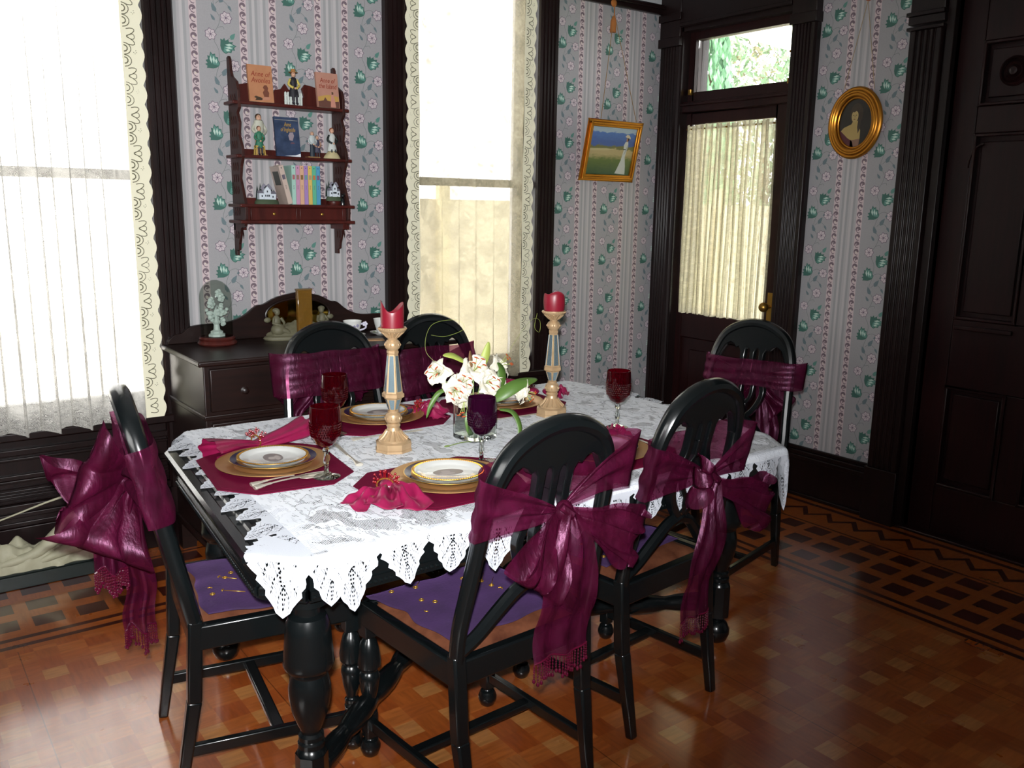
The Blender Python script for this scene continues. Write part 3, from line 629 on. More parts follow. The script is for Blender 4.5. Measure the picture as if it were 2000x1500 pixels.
def apron(pts, name):
    m = MB(); N = len(pts)
    for (a, b) in zip(pts[:-1], pts[1:]):
        a, b = V((*off(a), 0)), V((*off(b), 0))
        m.bar(a+V((0, 0, .69)), b+V((0, 0, .69)), .022, .09); m.bar(a+V((0, 0, .662)), b+V((0, 0, .662)), .034, .022); m.bar(a+V((0, 0, .728)), b+V((0, 0, .728)), .034, .014)
    for (a, b) in zip(pts[:-1], pts[1:]):
        a, b = V((*off(a), 0)), V((*off(b), 0)); L = (b-a).length; k = int(L/.0135)
        e = (b-a)/L; nn = V((e.y, -e.x, 0))
        for i in range(k):
            p = a+e*(i+.5)*L/k; m.ell(p+nn*.016+V((0, 0, .659)), .0062, 6, 4)
    m.build(name, m_lacq, tb)
x1, x2 = 1.22, 1.66
apron([(x1, 2.80), (x1, ap[7][1]), ap[7], ap[0], ap[1], ap[2], (x1-.04, ap[2][1]), (x1, ap[2][1]+.05)], 'apron')
apron([(x2, ap[3][1]+.05), (x2+.04, ap[3][1]), ap[3], ap[4], ap[5], ap[6], (x2, ap[6][1]), (x2, 2.80)], 'apron')
m = MB(); m.box(-.45, .45, -.5, -.42, .65, .70); m.box(-.45, .45, .42, .5, .65, .70); m.build('slide_rail', m_lacq, tb)
legp = [(0, .74), (.045, .74), (.045, .66), (.05, .60), (.03, .59), (.03, .572), (.044, .566), (.05, .55), (.053, .53), (.056, .49), (.058, .462), (.060, .448), (.056, .437), (.046, .43), (.042, .42), (.046, .405), (.05, .385), (.049, .36), (.043, .325), (.033, .295), (.024, .275), (.023, .268), (.030, .262), (.030, .252), (.026, .248), (.032, .243), (.032, .232), (.028, .228), (.033, .222), (.036, .212)]
def table_leg(x, y):
    m = MB(); m.lathe(legp, 28); m.prism([(.034*cos(pi/8+i*pi/4)*1.15, .034*sin(pi/8+i*pi/4)*1.15) for i in range(8)], .10, .214)
    m.lathe([(.03, .1), (.022, .092), (.02, .085), (.034, .075), (.045, .052), (.045, .035), (.036, .012), (.02, 0), (0, 0)], 24)
    m.build('leg', m_lacq, tb, (x-1.55, y-2.27, 0))
LEG = [(.755, 1.80), (2.316, 1.885), (.86, 2.74), (2.38, 2.70)]
for q in LEG: table_leg(*q)
def turned(m, a, b, R, nb=5):
    a, b = V(a), V(b); L = (b-a).length; pts = []; rs = []
    for i in range(61):
        t = i/60; pts.append(a+(b-a)*t)
        r = R*(.62+.38*abs(sin(pi*t*nb))**.6)
        if abs((t*nb) % 1) < .06 or abs((t*nb) % 1) > .94: r = R*.72
        if t < .04 or t > .96: r = R*.5
        rs.append(r)
    m.tube(pts, rs, 14)
cx, cy = 1.42, 2.31
for x, y in LEG:
    m = MB(); turned(m, (x-1.55, y-2.27, .155), (cx-1.55, cy-2.27, .175), .032); m.build('stretcher', m_lacq, tb)
m = MB(); m.lathe([(0, .26), (.02, .255), (.034, .235), (.04, .21), (.04, .14), (.03, .11), (.022, .1), (.02, .085), (.034, .075), (.043, .05), (.043, .035), (.034, .012), (.02, 0), (0, 0)], 24)
m.build('centre_foot', m_lacq, tb, (cx-1.55, cy-2.27, 0))

# ---------------------------------------------------------------- lace tablecloth
def nearest(px, py):
    best = None; inside = True
    for i in range(len(TP)):
        a, b = V(TP[i]), V(TP[(i+1) % len(TP)]); e = b-a; t = max(0, min(1, (V((px, py))-a).dot(e)/e.dot(e))); q = a+e*t; d = (V((px, py))-q).length
        if e.x*(py-a.y)-e.y*(px-a.x) < 0: inside = False
        if best is None or d < best[0]: best = (d, q)
    return inside, best
ZC = ZT+.0045
def drape(a, b, lift=0.):
    ins, (d, q) = nearest(a, b)
    if ins: return (a, b, ZC+lift)
    nn = (V((a, b))-q)/max(d, 1e-6); r = .012
    if d < r*pi/2: o, dz = r*sin(d/r)*.6+.003, r*(1-cos(d/r))
    else: o, dz = r*.6+.003, r+(d-r*pi/2)
    o += (.5+.5*sin(a*38+b*31))*.012*min(1, d/.06)+lift
    return (q.x+nn.x*o, q.y+nn.y*o, ZC-dz)
cq = [(.79, 2.868), (2.44, 2.878), (2.425, 1.63), (.72, 1.64)]   # back-left, back-right, front-right, front-left
def cpt(s, t):
    l = V(cq[0]).lerp(V(cq[3]), t); r = V(cq[1]).lerp(V(cq[2]), t); return l.lerp(r, s)
cl = thing('tablecloth', 'white lace tablecloth with leaf-shaped edge draped on the black table', 'tablecloth', (0, 0, 0))
m = MB(); m.grid(lambda s, t: drape(*cpt(s, t)), 150, 110, uv=lambda s, t: tuple(cpt(s, t))); m.build('field', m_cloth, cl, smooth=180)
def cloth_leaf(m, c, o, wd, ln, seed):
    c, o = V(c), V(o).normalized(); e = V((-o.y, o.x)); rr = random.Random(seed)
    def fn(u, v):
        t = v; w = wd*(1-t)**.7*(1+.10*sin(t*34+seed)); x = (u-.5)*2*w; y = -.05+t*(ln+.05)+.012*(abs(u-.5)*2)**2*(1-t)
        p = c+e*x+o*y; return p
    def f3(u, v): p = fn(u, v); return drape(p.x, p.y, -.0006-.00025*(seed % 7))
    m.grid(f3, 10, 16, uv=lambda u, v: (.001+u*.998+(seed % 7), v))
m = MB()
FL, FR, BL, BR = V(cq[3]), V(cq[2]), V(cq[0]), V(cq[1])
for i in range(13): cloth_leaf(m, FL.lerp(FR, (i+.6)/13.2), (.12*sin(i*2), -1), .082, .095+.03*(i % 3 == 0), i)
for i in range(12): cloth_leaf(m, BL.lerp(FL, (i+.5)/12), (-1, -.3-.25*(i % 2)), .068, .07+.03*(i % 2)+.025*i/12, i+30)
for i in range(9): cloth_leaf(m, BR.lerp(FR, (i+.5)/9), (1, 0), .085, .085, i+90)
for i in range(12): cloth_leaf(m, BL.lerp(BR, (i+.5)/12), (0, 1), .09, .02, i+120)
cloth_leaf(m, (.668, 1.702), (-.7, -.72), .10, .145, 7); cloth_leaf(m, (.66, 1.76), (-.95, -.3), .075, .07, 8); cloth_leaf(m, (.75, 1.665), (-.05, -1), .085, .125, 10); cloth_leaf(m, FR+V((-.03, .03)), (.5, -.8), .085, .16, 9)
m.build('leaf_border', m_clothleaf, cl, smooth=180)

# ---------------------------------------------------------------- chairs
LEAN = .215
def BP(u, v, w=0.): return (u, -LEAN*v+w, .46+v)
def make_chair():
    t = thing('dining_chair', '', 'chair', (0, 0, 0), 0, 'black dining chairs around the table')
    half = [(.203, 0), (.208, .09), (.198, .2), (.19, .30), (.186, .38), (.17, .455), (.135, .515), (.07, .553), (0, .565)]
    pts = spline([BP(u, v) for u, v in half]+[BP(-u, v) for u, v in half[:-1][::-1]], 6)
    m = MB(); m.tube(pts, [.021+.004*min(1, max(0, (p.z-.80)*5)) for p in pts], 10, flat=.85); m.build('back_frame', m_lacq, t)
    arch = [(.182, .40), (.168, .46), (.132, .52), (.07, .556), (0, .567)]
    arch = [tuple(p[:2]) for p in spline([(*a, 0) for a in arch], 5)]
    low = [(0, .40), (.011, .40), (.011, .445), (.016, .458), (.024, .463), (.031, .455), (.032, .43), (.032, .40), (.054, .40), (.056, .445), (.066, .462), (.078, .455), (.09, .47), (.108, .478), (.13, .465), (.15, .43), (.16, .40)]
    poly = low+arch+[(-u, v) for u, v in arch[:-1][::-1]]+[(-u, v) for u, v in low[1:][::-1]]
    m = MB(); m.prism(poly, -.013, .013, BP); m.build('crest', m_lacq, t, bevel=.004)
    m = MB()
    def strip(p, w):
        P = [V((q[0], q[1])) for q in spline([(*q, 0) for q in p], 5)]; L = []; R = []
        for i, q in enumerate(P):
            d_ = (P[min(len(P)-1, i+1)]-P[max(0, i-1)]).normalized(); nn = V((-d_.y, d_.x))*w/2; L.append(tuple(q+nn)); R.append(tuple(q-nn))
        m.prism(L+R[::-1], -.0125, .0125, BP)
    strip([(0, .41), (0, .35)], .022); strip([(0, .24), (0, .15)], .024)
    for s in (-1, 1):
        strip([(0, .362), (s*.022, .335), (s*.028, .295), (s*.022, .255), (0, .228)], .017)
        strip([(s*.043, .41), (s*.046, .37), (s*.068, .315), (s*.074, .27), (s*.048, .21), (0, .158)], .022)
    m.build('splat', m_lacq, t, bevel=.003)
    for s in (-1, 1):
        m = MB(); m.tube(spline([BP(0, .165), BP(s*.05, .145), BP(s*.10, .10), BP(s*.15, .05), BP(s*.20, .015)], 6), .017, 8, up=(0, 1, 0), flat=1.); m.build('lower_brace', m_lacq, t)
        m = MB(); m.bar((s*.203, 0, .475), (s*.2, -.012, .25), .036, .036, (0, 1, 0)); m.bar((s*.2, -.012, .255), (s*.193, -.055, 0), .036, .036, (0, 1, 0), .027, .027); m.build('leg', m_lacq, t, bevel=.006)
        m = MB(); x, y = s*.205, .40
        m.box(x-.021, x+.021, y-.021, y+.021, .36, .455)
        m.lathe([(.012, .365), (.014, .355), (.022, .345), (.028, .32), (.032, .29), (.031, .272), (.024, .265), (.02, .26), (.027, .25), (.029, .235), (.024, .20), (.016, .17), (.013, .16), (.02, .154), (.02, .146), (.016, .142), (.021, .136), (.021, .13)], 20, (x, y, 0))
        m.box(x-.017, x+.017, y-.017, y+.017, .06, .135)
        m.lathe([(.014, .062), (.012, .056), (.022, .05), (.028, .034), (.028, .024), (.022, .008), (.012, 0), (0, 0)], 20, (x, y, 0)); m.build('leg', m_lacq, t, bevel=.003)
        m = MB(); m.bar((s*.197, -.035, .115), (s*.204, .40, .10), .02, .032); m.build('stretcher', m_lacq, t, bevel=.004)
    m = MB(); m.bar((-.2, .20, .108), (.2, .20, .108), .032, .02, (0, 0, 1)); m.build('stretcher', m_lacq, t, bevel=.004)
    m = MB()
    m.bar((-.2, 0, .427), (.2, 0, .427), .03, .066); m.bar((-.215, .405, .427), (.215, .405, .427), .03, .066)
    for s in (-1, 1): m.bar((s*.205, .0, .427), (s*.212, .405, .427), .03, .066)
    m.build('seat_frame', m_lacq, t, bevel=.005)
    m = MB()
    def pad(u, v):
        x = lerp(-1, 1, u); y = lerp(.012, .395, v); e = min(1, 6*min(u, 1-u, v, 1-v)); return (x*lerp(.188, .2, v), y, .452+.022*e**.5)
    m.grid(pad, 14, 14); m.build('seat', m_slip, t, smooth=60)
    return t
c0 = make_chair()
CH_ = [((1.232, 1.60), rad(3), 'black dining chair nearest the camera, its back turned at the table front'),
       ((1.845, 1.705), rad(6), 'black dining chair second along the near side, right of the nearest chair'),
       ((.617, 2.31), rad(-98.5), 'black dining chair seen edge-on at the left end of the table'),
       ((2.965, 2.375), rad(100), 'black dining chair at the right end of the table in front of the corner door'),
       ((1.468, 3.10), rad(180), 'black dining chair behind the table in front of the sideboard'),
       ((1.948, 3.12), rad(180), 'black dining chair behind the table in front of the middle window')]
for i, (p, r, l) in enumerate(CH_):
    o = c0 if i == 0 else dup(c0, l); o['label'] = l; o.location = (*p, 0); o.rotation_euler = (0, 0, r)

# purple velvet covers lying on three of the seats
def seat_cover(i, label, seed, dx=0., dy=0.):
    rr = random.Random(seed); t = thing('seat_cover', label, 'seat cover', (*CH_[i][0], 0), CH_[i][1], 'purple velvet seat covers')
    ph = [rr.uniform(0, 6) for _ in range(8)]
    def edge(a): return 1+.035*sin(5*a+ph[0])+.025*sin(9*a+ph[1])
    def fn(u, v):
        x, y = lerp(-1, 1, u), lerp(-1, 1, v); a = atan2(y, x); k = edge(a); X = x*k*lerp(.176, .200, v)+dx; Y = .222+y*k*.172+dy
        X *= 1+.05*(v > .9); e = max(abs(x), abs(y))
        z = .4775+.004*noise.noise(V((X*14, Y*14, seed)))+.010*(1-e**3)
        if Y > .405: z -= min(.012, (Y-.405)*.5)
        return (X, Y, z)
    m = MB(); m.grid(fn, 26, 26); m.cur = 1
    for k in range(14):
        u, v = rr.uniform(.1, .9), rr.uniform(.08, .92); p = V(fn(u, v))+V((0, 0, .003))
        a0 = rr.uniform(0, 6); ext = rr.choice([2.2, 3, 6.28])
        m.tube([p+V((.0058*cos(a0+q*ext/9), .0058*sin(a0+q*ext/9), .0008)) for q in range(10)], .0009, 5)
        if k % 3 == 0: q2 = fn(min(.95, u+.1), min(.95, v+.12)); m.tube([p, V(q2)+V((0, 0, .003))], .0005, 4)
    m.build('cloth', [m_velvet, m_gthread], t, smooth=180, solid=.0015)
seat_cover(0, 'purple velvet seat cover with gold rings on the nearest chair', 11)
seat_cover(1, 'purple velvet seat cover on the second near-side chair, mostly behind the sash', 12, .0, .03)
seat_cover(2, 'purple velvet seat cover with gold rings on the left end chair', 13, .025, -.02)

# organza sashes tied round the chair backs
def sash(i, label, v0=.30, v1=.45, knot=(0., .30), loops=((-.14, -.16, 1), (.2, -.12, 1)), tails=((-.01, .02, .40, .12),), seed=1, back=.05, tilt=0., big=1.):
    rr = random.Random(seed); t = thing('chair_sash', label, 'sash', (*CH_[i][0], 0), CH_[i][1], 'burgundy organza sashes on the chair backs')
    kx, kv = knot; K = V(BP(kx, kv, -back))
    def nz(p, s, a): return a*noise.noise(V((p[0]*s, p[1]*s+seed*3, p[2]*s)))
    def band(u, v):      # front: u 0..1 goes round from knot over left post, the front, the right post and back to the knot
        if u < .28: q = u/.28; c = V(BP(lerp(kx, -.24, q), 0, lerp(-back, -.036, q**.7))); a = lerp(.012, 1, q**.8)
        elif u > .72: q = (1-u)/.28; c = V(BP(lerp(kx, .24, q), 0, lerp(-back, -.036, q**.7))); a = lerp(.012, 1, q**.8)
        else:
            q = (u-.28)/.44; s = -1+2*q; c = V(BP(.24*s, 0, -.036+.076*(1-s**8))); a = 1
        vm = lerp(kv, lerp(v0, v1, .5)+tilt*(u-.5), a**.8); hh = (v1-v0)*a
        vv = vm+(v-.5)*hh; p = V((c.x, c.y-LEAN*vv, .46+vv))
        if u < .28 or u > .72: p.y -= .012*a*(1-a)*4*sin(v*14+seed)
        else: p.y += .004*sin(v*17+u*8)
        w = V(BP(0, vv, 0)); return (p.x, p.y, p.z+nz(p, 9, .008))
    m = MB(); m.grid(band, 84, 14); m.build('band', m_sash, t, smooth=180)
    m = MB(); m.ell(K+V((0, -.008, 0)), (.024, .02, .026), 12, 8); m.tube([K+V((-.02, -.02, .018)), K+V((0, -.034, 0)), K+V((.018, -.02, -.02))], .010, 8); m.build('knot', m_sash, t)
    for lp in loops:
        dx, dz, sc = lp[:3]; dy = lp[3] if len(lp) > 3 else 0.; D = V((dx, dy, dz)); L = D.length; D.normalize()
        Nn = V((0, -1, 0)) if not dy else V((1 if dx >= 0 else -1, 0, 0)); P = D.cross(Nn).normalized(); Nn = P.cross(D).normalized(); wd = .078*sc*big
        def loop(u, v):
            s = sin(pi*u); f = -.5+v; q = s**.8; w = wd*(.16+.84*q)*(1+.12*sin(u*9+seed))
            side = cos(pi*u); p = K+D*(L*q)+P*(2*f*w)+Nn*(.012+.07*big*s*(1 if u < .5 else .2)*abs(side)**.6+.015*q)
            p += P*(.012*sin(v*16+u*5+seed)*q)+Nn*(.012*sin(v*13+u*7)*q); p.z -= .02*q*abs(f)
            return (p.x, p.y+nz(p, 11, .02), p.z+nz(p+V((5, 1, 2)), 11, .02))
        m = MB(); m.grid(loop, 40, 16); m.build('bow_loop', m_sash, t, smooth=180)
    for tl in tails:
        x0, x1, ln, wd = tl[:4]; yy = tl[4] if len(tl) > 4 else None
        def tail(u, v):
            q = u; w = wd*(.12+.88*min(1, q*2.2)**.7); x = lerp(kx, x1, min(1, q*1.6))+(v-.5)*w; z = K.z-q*ln; y = K.y-.022-.025*sin(pi*min(1, q*1.3))+.010*sin(v*15+q*2+seed)*(1-.5*q)
            if yy is not None: x, y = K.x+x1+.02*sin(v*9+q*3)+.012*sin(v*15), lerp(K.y, K.y+yy, min(1, q*1.8))+(v-.5)*w
            p = V((x, y, z)); return (x+nz(p, 8, .012), y+nz(p, 9, .016), z+.006*sin(v*7))
        m = MB(); m.grid(tail, 34, 14); o = m.build('tail', m_sash, t, smooth=180)
        m = MB(); m.tube([V(tail(1, k/14)) for k in range(15)], .003, 6); m.build('hem_braid', m_bead, o)
        m = MB()
        for k in range(21):
            p = V(tail(1, k/20)); l = .042+rr.uniform(-.006, .01); m.tube([p, p+V((.001*sin(k), 0, -l))], .0011, 4)
            for q in range(5): m.ell(p+V((0, 0, -l*(q+1)/6)), .0026, 6, 4)
            m.ell(p+V((.001*sin(k), 0, -l-.004)), (.0042, .0042, .006), 7, 5)
        m.build('bead_fringe', m_bead, o)
    return t
sash(0, 'burgundy organza sash with a drooping bow on the nearest chair', .35, .50, (.0, .362), ((-.11, -.15, 1.1), (.225, -.10, 1.0)), ((0, -.006, .345, .165),), 1, .05, .10)
sash(1, 'burgundy organza sash with a bow on the second near-side chair', .27, .43, (.02, .30), ((-.10, .02, .75), (.24, -.11, 1.0)), ((0, -.035, .40, .135),), 2)
sash(2, 'burgundy organza sash with a big puffed bow on the left end chair', .27, .47, (.02, .34), ((.03, .05, 1.3, -.11), (-.03, -.06, 1.35, -.14), (.05, -.16, 1.2, -.09)), ((0, .0, .405, .075, .012), (0, .05, .215, .07, -.05)), 3, .05, 0, 1.25)
sash(3, 'burgundy organza sash banding the chair in front of the corner door', .31, .42, (0, .32), ((-.12, -.12, .8), (.13, -.1, .8)), ((0, -.06, .33, .10),), 4, .05, -.02)
sash(4, 'burgundy organza sash banding the chair in front of the sideboard', .31, .475, (0, .36), ((-.15, -.12, 1), (.15, -.12, 1)), ((0, .03, .36, .11),), 5)
sash(5, 'dark burgundy organza sash banding the chair in front of the middle window', .26, .45, (0, .34), ((-.14, -.1, 1), (.15, -.1, 1)), ((0, .03, .36, .11),), 6)
# ---------------------------------------------------------------- place settings
ZS = ZC+.001
where = ['the left end setting', 'the setting before the sideboard', 'the setting behind the lilies', 'the front setting beside the nearest chair', 'the front setting seen between the two near chairs']
PL = [(.893, 2.335), (1.41, 2.68), (1.905, 2.635), (1.232, 1.945), (1.765, 1.93)]
MROT = [rad(-97), rad(0), rad(0), rad(0), rad(2)]
def placemat(i, label):
    a, b, c = .235, .185, .085
    m = MB(); P = [(-a+c, -b), (a-c, -b), (a, -b+c), (a, b-c), (a-c, b), (-a+c, b), (-a, b-c), (-a, -b+c)]
    m.prism(P, 0, .0022); m.prism([(x*.94, y*.93) for x, y in P], .0022, .0027)
    return tag(m.build('placemat', m_mat, None, (*PL[i], ZS), MROT[i], smooth=0), label, 'placemat', 'burgundy octagonal placemats')
for i, l in enumerate(['burgundy octagonal placemat at the left end of the table', 'burgundy octagonal placemat before the sideboard, on the far side', 'burgundy octagonal placemat behind the lilies', 'burgundy octagonal placemat at the front, beside the nearest chair', 'burgundy octagonal placemat at the front, between the two near chairs']):
    placemat(i, l)
def rim_dash(m, r, z, n, mi):
    m.cur = mi
    for k in range(n):
        a = 2*pi*k/n; m.ell((r*cos(a), r*sin(a), z), (.0022, .0022, .0012), 5, 3)
def mk_plates(i, first=None):
    n = where[i]
    zc = ZS+.003
    if first is None:
        m = MB(); m.lathe([(0, .004), (.10, .003), (.105, .0), (.11, .003), (.153, .013), (.158, .015), (.158, .017), (.152, .0165), (.112, .009), (.108, .006), (0, .006)], 64, mats=None); a = m.build('charger_plate', m_charger)
        m = MB(); m.lathe([(0, .003), (.07, .003), (.075, 0), (.08, .003), (.12, .014), (.1225, .0155), (.122, .0165), (.119, .0158), (.102, .0118), (.088, .009), (.078, .006), (0, .006)], 64, mats=[0, 0, 0, 0, 2, 2, 2, 1, 2, 0, 0]); b = m.build('dinner_plate', [m_china, m_navy, m_gold2])
        m = MB(); m.lathe([(0, .003), (.055, .003), (.06, 0), (.065, .003), (.096, .0125), (.1, .0135), (.0995, .0145), (.091, .0138), (.07, .0075), (.065, .0055), (0, .0055)], 64, mats=[0, 0, 0, 0, 1, 1, 1, 0, 0, 0]); rim_dash(m, .0955, .0148, 90, 1)
        m.cur = 2; m.prism([(.042*cos(q), .027*sin(q)) for q in [k*2*pi/32 for k in range(32)]], .0056, .0060)
        m.cur = 3; m.prism([(-.006+.013*cos(q), .004+.010*sin(q)) for q in [k*2*pi/16 for k in range(16)]], .0060, .0062); m.prism([(-.006+.022*cos(q), -.011+.008*sin(q)) for q in [k*2*pi/16 for k in range(16)]], .0060, .0062)
        c = m.build('salad_plate', [m_china, m_gold2, m_cameo, flat('a89d98')])
    else: a, b, c = [x.copy() for x in first]; [COL.objects.link(x) for x in (a, b, c)]
    x, y = PL[i]
    a.location = (x, y, zc); b.location = (x+.002, y+.003, zc+.010); c.location = (x-.002, y-.002, zc+.0185); c.rotation_euler = (0, 0, rad([80, 0, 20, -15, 0][i]))
    tag(a, 'gold charger plate at '+n, 'charger plate', 'gold charger plates'); tag(b, 'navy and gold rimmed dinner plate at '+n, 'plate', 'navy rimmed dinner plates'); tag(c, 'white salad plate with grey portrait at '+n, 'plate', 'salad plates with grey portraits')
    return a, b, c
fp = mk_plates(0)
for i in range(1, 5): mk_plates(i, fp)

# goblets
def goblet(x, y, label, glass, z=ZS):
    t = thing('goblet', label, 'goblet', (x, y, z), 0, 'stemmed wine goblets')
    m = MB(); m.lathe([(.012, .087), (.026, .095), (.037, .115), (.0415, .14), (.042, .165), (.040, .198), (.0385, .1985), (.0395, .165), (.039, .14), (.035, .116), (.024, .098), (0, .092)], 40)
    for r in range(6):
        zz = .118+r*.0072; rr_ = [.0385, .0398, .0408, .0414, .0417, .0420][r]
        for k in range(38):
            a = 2*pi*(k+.5*(r % 2))/38; m.ell((rr_*cos(a), rr_*sin(a), zz), (.0022, .0022, .0026), 6, 4)
    m.build('bowl', glass, t)
    m = MB(); m.lathe([(.0, .012), (.008, .012), (.0065, .02), (.0055, .03), (.008, .038), (.0085, .045), (.006, .055), (.0055, .066), (.009, .072), (.0095, .078), (.006, .083), (.012, .089), (0, .0895)], 10); m.build('stem', m_clear, t, smooth=20)
    m = MB(); m.lathe([(0, 0), (.037, 0), (.038, .0015), (.030, .005), (.014, .009), (.009, .0125), (0, .0125)], 40); m.build('foot', m_clear, t)
goblet(.972, 2.155, 'ruby red goblet on the placemat at the left end of the table', m_ruby, ZS+.003)
goblet(1.195, 2.57, 'ruby red goblet further back, in front of the chair by the sideboard', m_ruby)
goblet(1.402, 2.035, 'dark plum goblet in front of the glass vase', m_plum)
goblet(2.033, 2.137, 'ruby red goblet standing alone on the right half of the table', m_ruby)

# napkins with beaded rings
def napkin_long(label, a, b, z):
    t = thing('napkin', label, 'napkin', (0, 0, 0), 0, 'magenta satin napkins'); a, b = V((*a, z)), V((*b, z)); D = (b-a); L = D.length; D.normalize(); P = V((-D.y, D.x, 0))
    def fn(u, v):
        w = .020+.028*abs(u-.47)**.9*2; h = .010+.022*(abs(u-.47)*2)**.8
        if u > .93: w *= 1-(u-.93)*4
        q = 2*pi*v; f = 1+.16*cos(6*q+u*5); p = a+D*(u*L)+P*(cos(q)*w*f+.012*sin(u*6))+V((0, 0, max(.0, h*(.9+sin(q)*f))))
        return p
    m = MB(); m.grid(fn, 40, 30, cv=True); m.build('cloth', m_satin, t, smooth=80); return a+D*(.47*L)+V((0, 0, .022))
def napkin_fan(label, c, ang, L, spread, z, seed, lift=.02):
    t = thing('napkin', label, 'napkin', (*c, z), ang, 'magenta satin napkins')
    for s in (0, 1, 2):
        a0 = (s-1)*spread
        def fn(u, v):
            r = .012+u*L*(1-.12*cos(3*(v-.5)+seed+s)); th = a0+(v-.5)*spread*1.15
            h = .004+(lift*sin(pi*min(1, u*1.05))*(.5+.5*cos(v*2*pi*1.5+seed+s))+.004*sin(u*17+v*9+s))*1.+.012*u*(s == 1)
            return (r*cos(th), r*sin(th), max(.001, h)+.006*s*(1-u)+.0015*s)
        m = MB(); m.grid(fn, 18, 18); m.build('fold', m_satin, t, smooth=180, solid=.0012)
    m = MB(); m.ell((-.012, 0, .016), (.03, .026, .016), 14, 9); m.build('gathered_end', m_satin, t)
def napkin_ring(label, c, ang, seed, r=.018):
    rr = random.Random(seed); t = thing('napkin_ring', label, 'napkin ring', tuple(c), (0, 0, ang), 'beaded napkin rings')
    m = MB(); m.tube([(0, r*1.25*cos(q), r*sin(q)) for q in [k*2*pi/20 for k in range(20)]], .0022, 6, closed=True); m.build('ring', m_gold2, t)
    m = MB()
    for k in range(26):
        q = rr.uniform(.15, pi-.15); l = rr.uniform(.004, .018); b = V((rr.uniform(-.012, .012), r*1.2*cos(q), r*sin(q))); e = b+V((rr.uniform(-.012, .012), cos(q)*l, sin(q)*l+.004)); m.tube([b, e], .0008, 4); m.ell(e, .0036, 7, 5)
    m.build('berry_bead', simple('red_beads', '7a0c16', .25), t)
c = napkin_long('long rolled magenta satin napkin behind the left end plate', (.765, 2.50), (1.10, 2.605), ZS)
napkin_ring('red-beaded ring round the rolled napkin at the left end', c, rad(17), 1)
napkin_fan('magenta satin napkin fanned open left of the front plate', (1.055, 1.955), rad(235), .15, .55, ZS, 1, .03); napkin_ring('red-beaded ring on the fanned napkin left of the front plate', (1.045, 1.955, ZS+.02), rad(55), 2)
napkin_fan('magenta satin napkin right of the plate before the sideboard', (1.545, 2.66), rad(-35), .10, .5, ZS, 2, .035); napkin_ring('red-beaded ring on the napkin right of the plate before the sideboard', (1.55, 2.655, ZS+.02), rad(-35), 3)
napkin_fan('magenta satin napkin beside the right candlestick, left of it', (2.10, 2.72), rad(140), .13, .55, ZS, 3, .05); napkin_ring('red-beaded ring on the napkin beside the right candlestick', (2.10, 2.715, ZS+.02), rad(140), 4)
napkin_fan('small magenta satin napkin tip showing right of the right candlestick', (2.17, 2.66), rad(-70), .06, .6, ZS, 5, .03)
napkin_fan('magenta satin napkin behind the plate between the two near chairs', (1.93, 2.05), rad(20), .06, .5, ZS, 6, .02)

# cutlery
def cutlery(kind, label, a, b, z=ZS+.003, group='ornate silver cutlery'):
    a, b = V((*a, z)), V((*b, z)); L = (b-a).length
    t = thing(kind, label, kind, tuple(a), atan2(b.y-a.y, b.x-a.x), group)
    def half(u):
        h = .0062+.005*max(0, 1-u*4)+.002*abs(sin(u*40))*(u < .25)
        return h if u < .38 else .004
    def hz(u): return .002+.007*sin(pi*min(1, u*1.1))*(kind != 'knife')
    m = MB(); hl = .56 if kind != 'knife' else .42
    m.tube([(u*hl*L, 0, hz(u*hl)+.002) for u in [k/30 for k in range(31)]], [half(k/30) for k in range(31)], 8, up=(0, 0, 1), flat=.45)
    m.build('handle', m_silver, t)
    m = MB()
    if kind == 'knife':
        m.prism([(hl*L, -.004), (L*.9, -.008), (L, -.002), (L*.98, .006), (hl*L, .005)], .0015, .003)
        m.build('blade', m_silver, t, smooth=0)
    elif kind == 'fork':
        m.prism([(hl*L-.01, -.003), (.68*L, -.010), (.74*L, -.0115), (.74*L, .0115), (.68*L, .010), (hl*L-.01, .003)], .004, .0055)
        for k in range(4): m.bar((.73*L, -.0098+k*.0065, .005), (L, -.0098+k*.0065, .004), .003, .002, (0, 0, 1), .0015)
        m.build('tines', m_silver, t, smooth=0)
    else:
        def bowl(u, v):
            x = lerp(.58*L, L, u); w = .019*sin(pi*min(.999, max(.02, u**.8)))**.7; y = (v-.5)*2*w; return (x, y, .008-.006*(1-((v-.5)*2)**2)*sin(pi*u))
        m.grid(bowl, 14, 8); m.build('spoon_bowl', m_silver, t, solid=.001)
    return t
cutlery('fork', 'silver fork on the left end placemat, nearer the plate', (.772, 2.185), (.985, 2.185))
cutlery('spoon', 'silver spoon on the left end placemat, in front of the fork', (.770, 2.155), (.99, 2.165))
cutlery('knife', 'silver knife lying beside the left end placemat', (1.092, 2.195), (1.135, 2.455))
cutlery('knife', 'silver knife on the cloth in front of the far-side placemat', (1.205, 2.47), (1.46, 2.46), ZS)
cutlery('fork', 'silver fork tucked right of the front plate', (1.40, 1.80), (1.435, 2.045))
cutlery('knife', 'silver knife in front of the placemat behind the lilies', (1.72, 2.44), (1.96, 2.44), ZS)
cutlery('fork', 'silver fork behind the plate between the two near chairs', (1.945, 1.85), (1.945, 2.06))

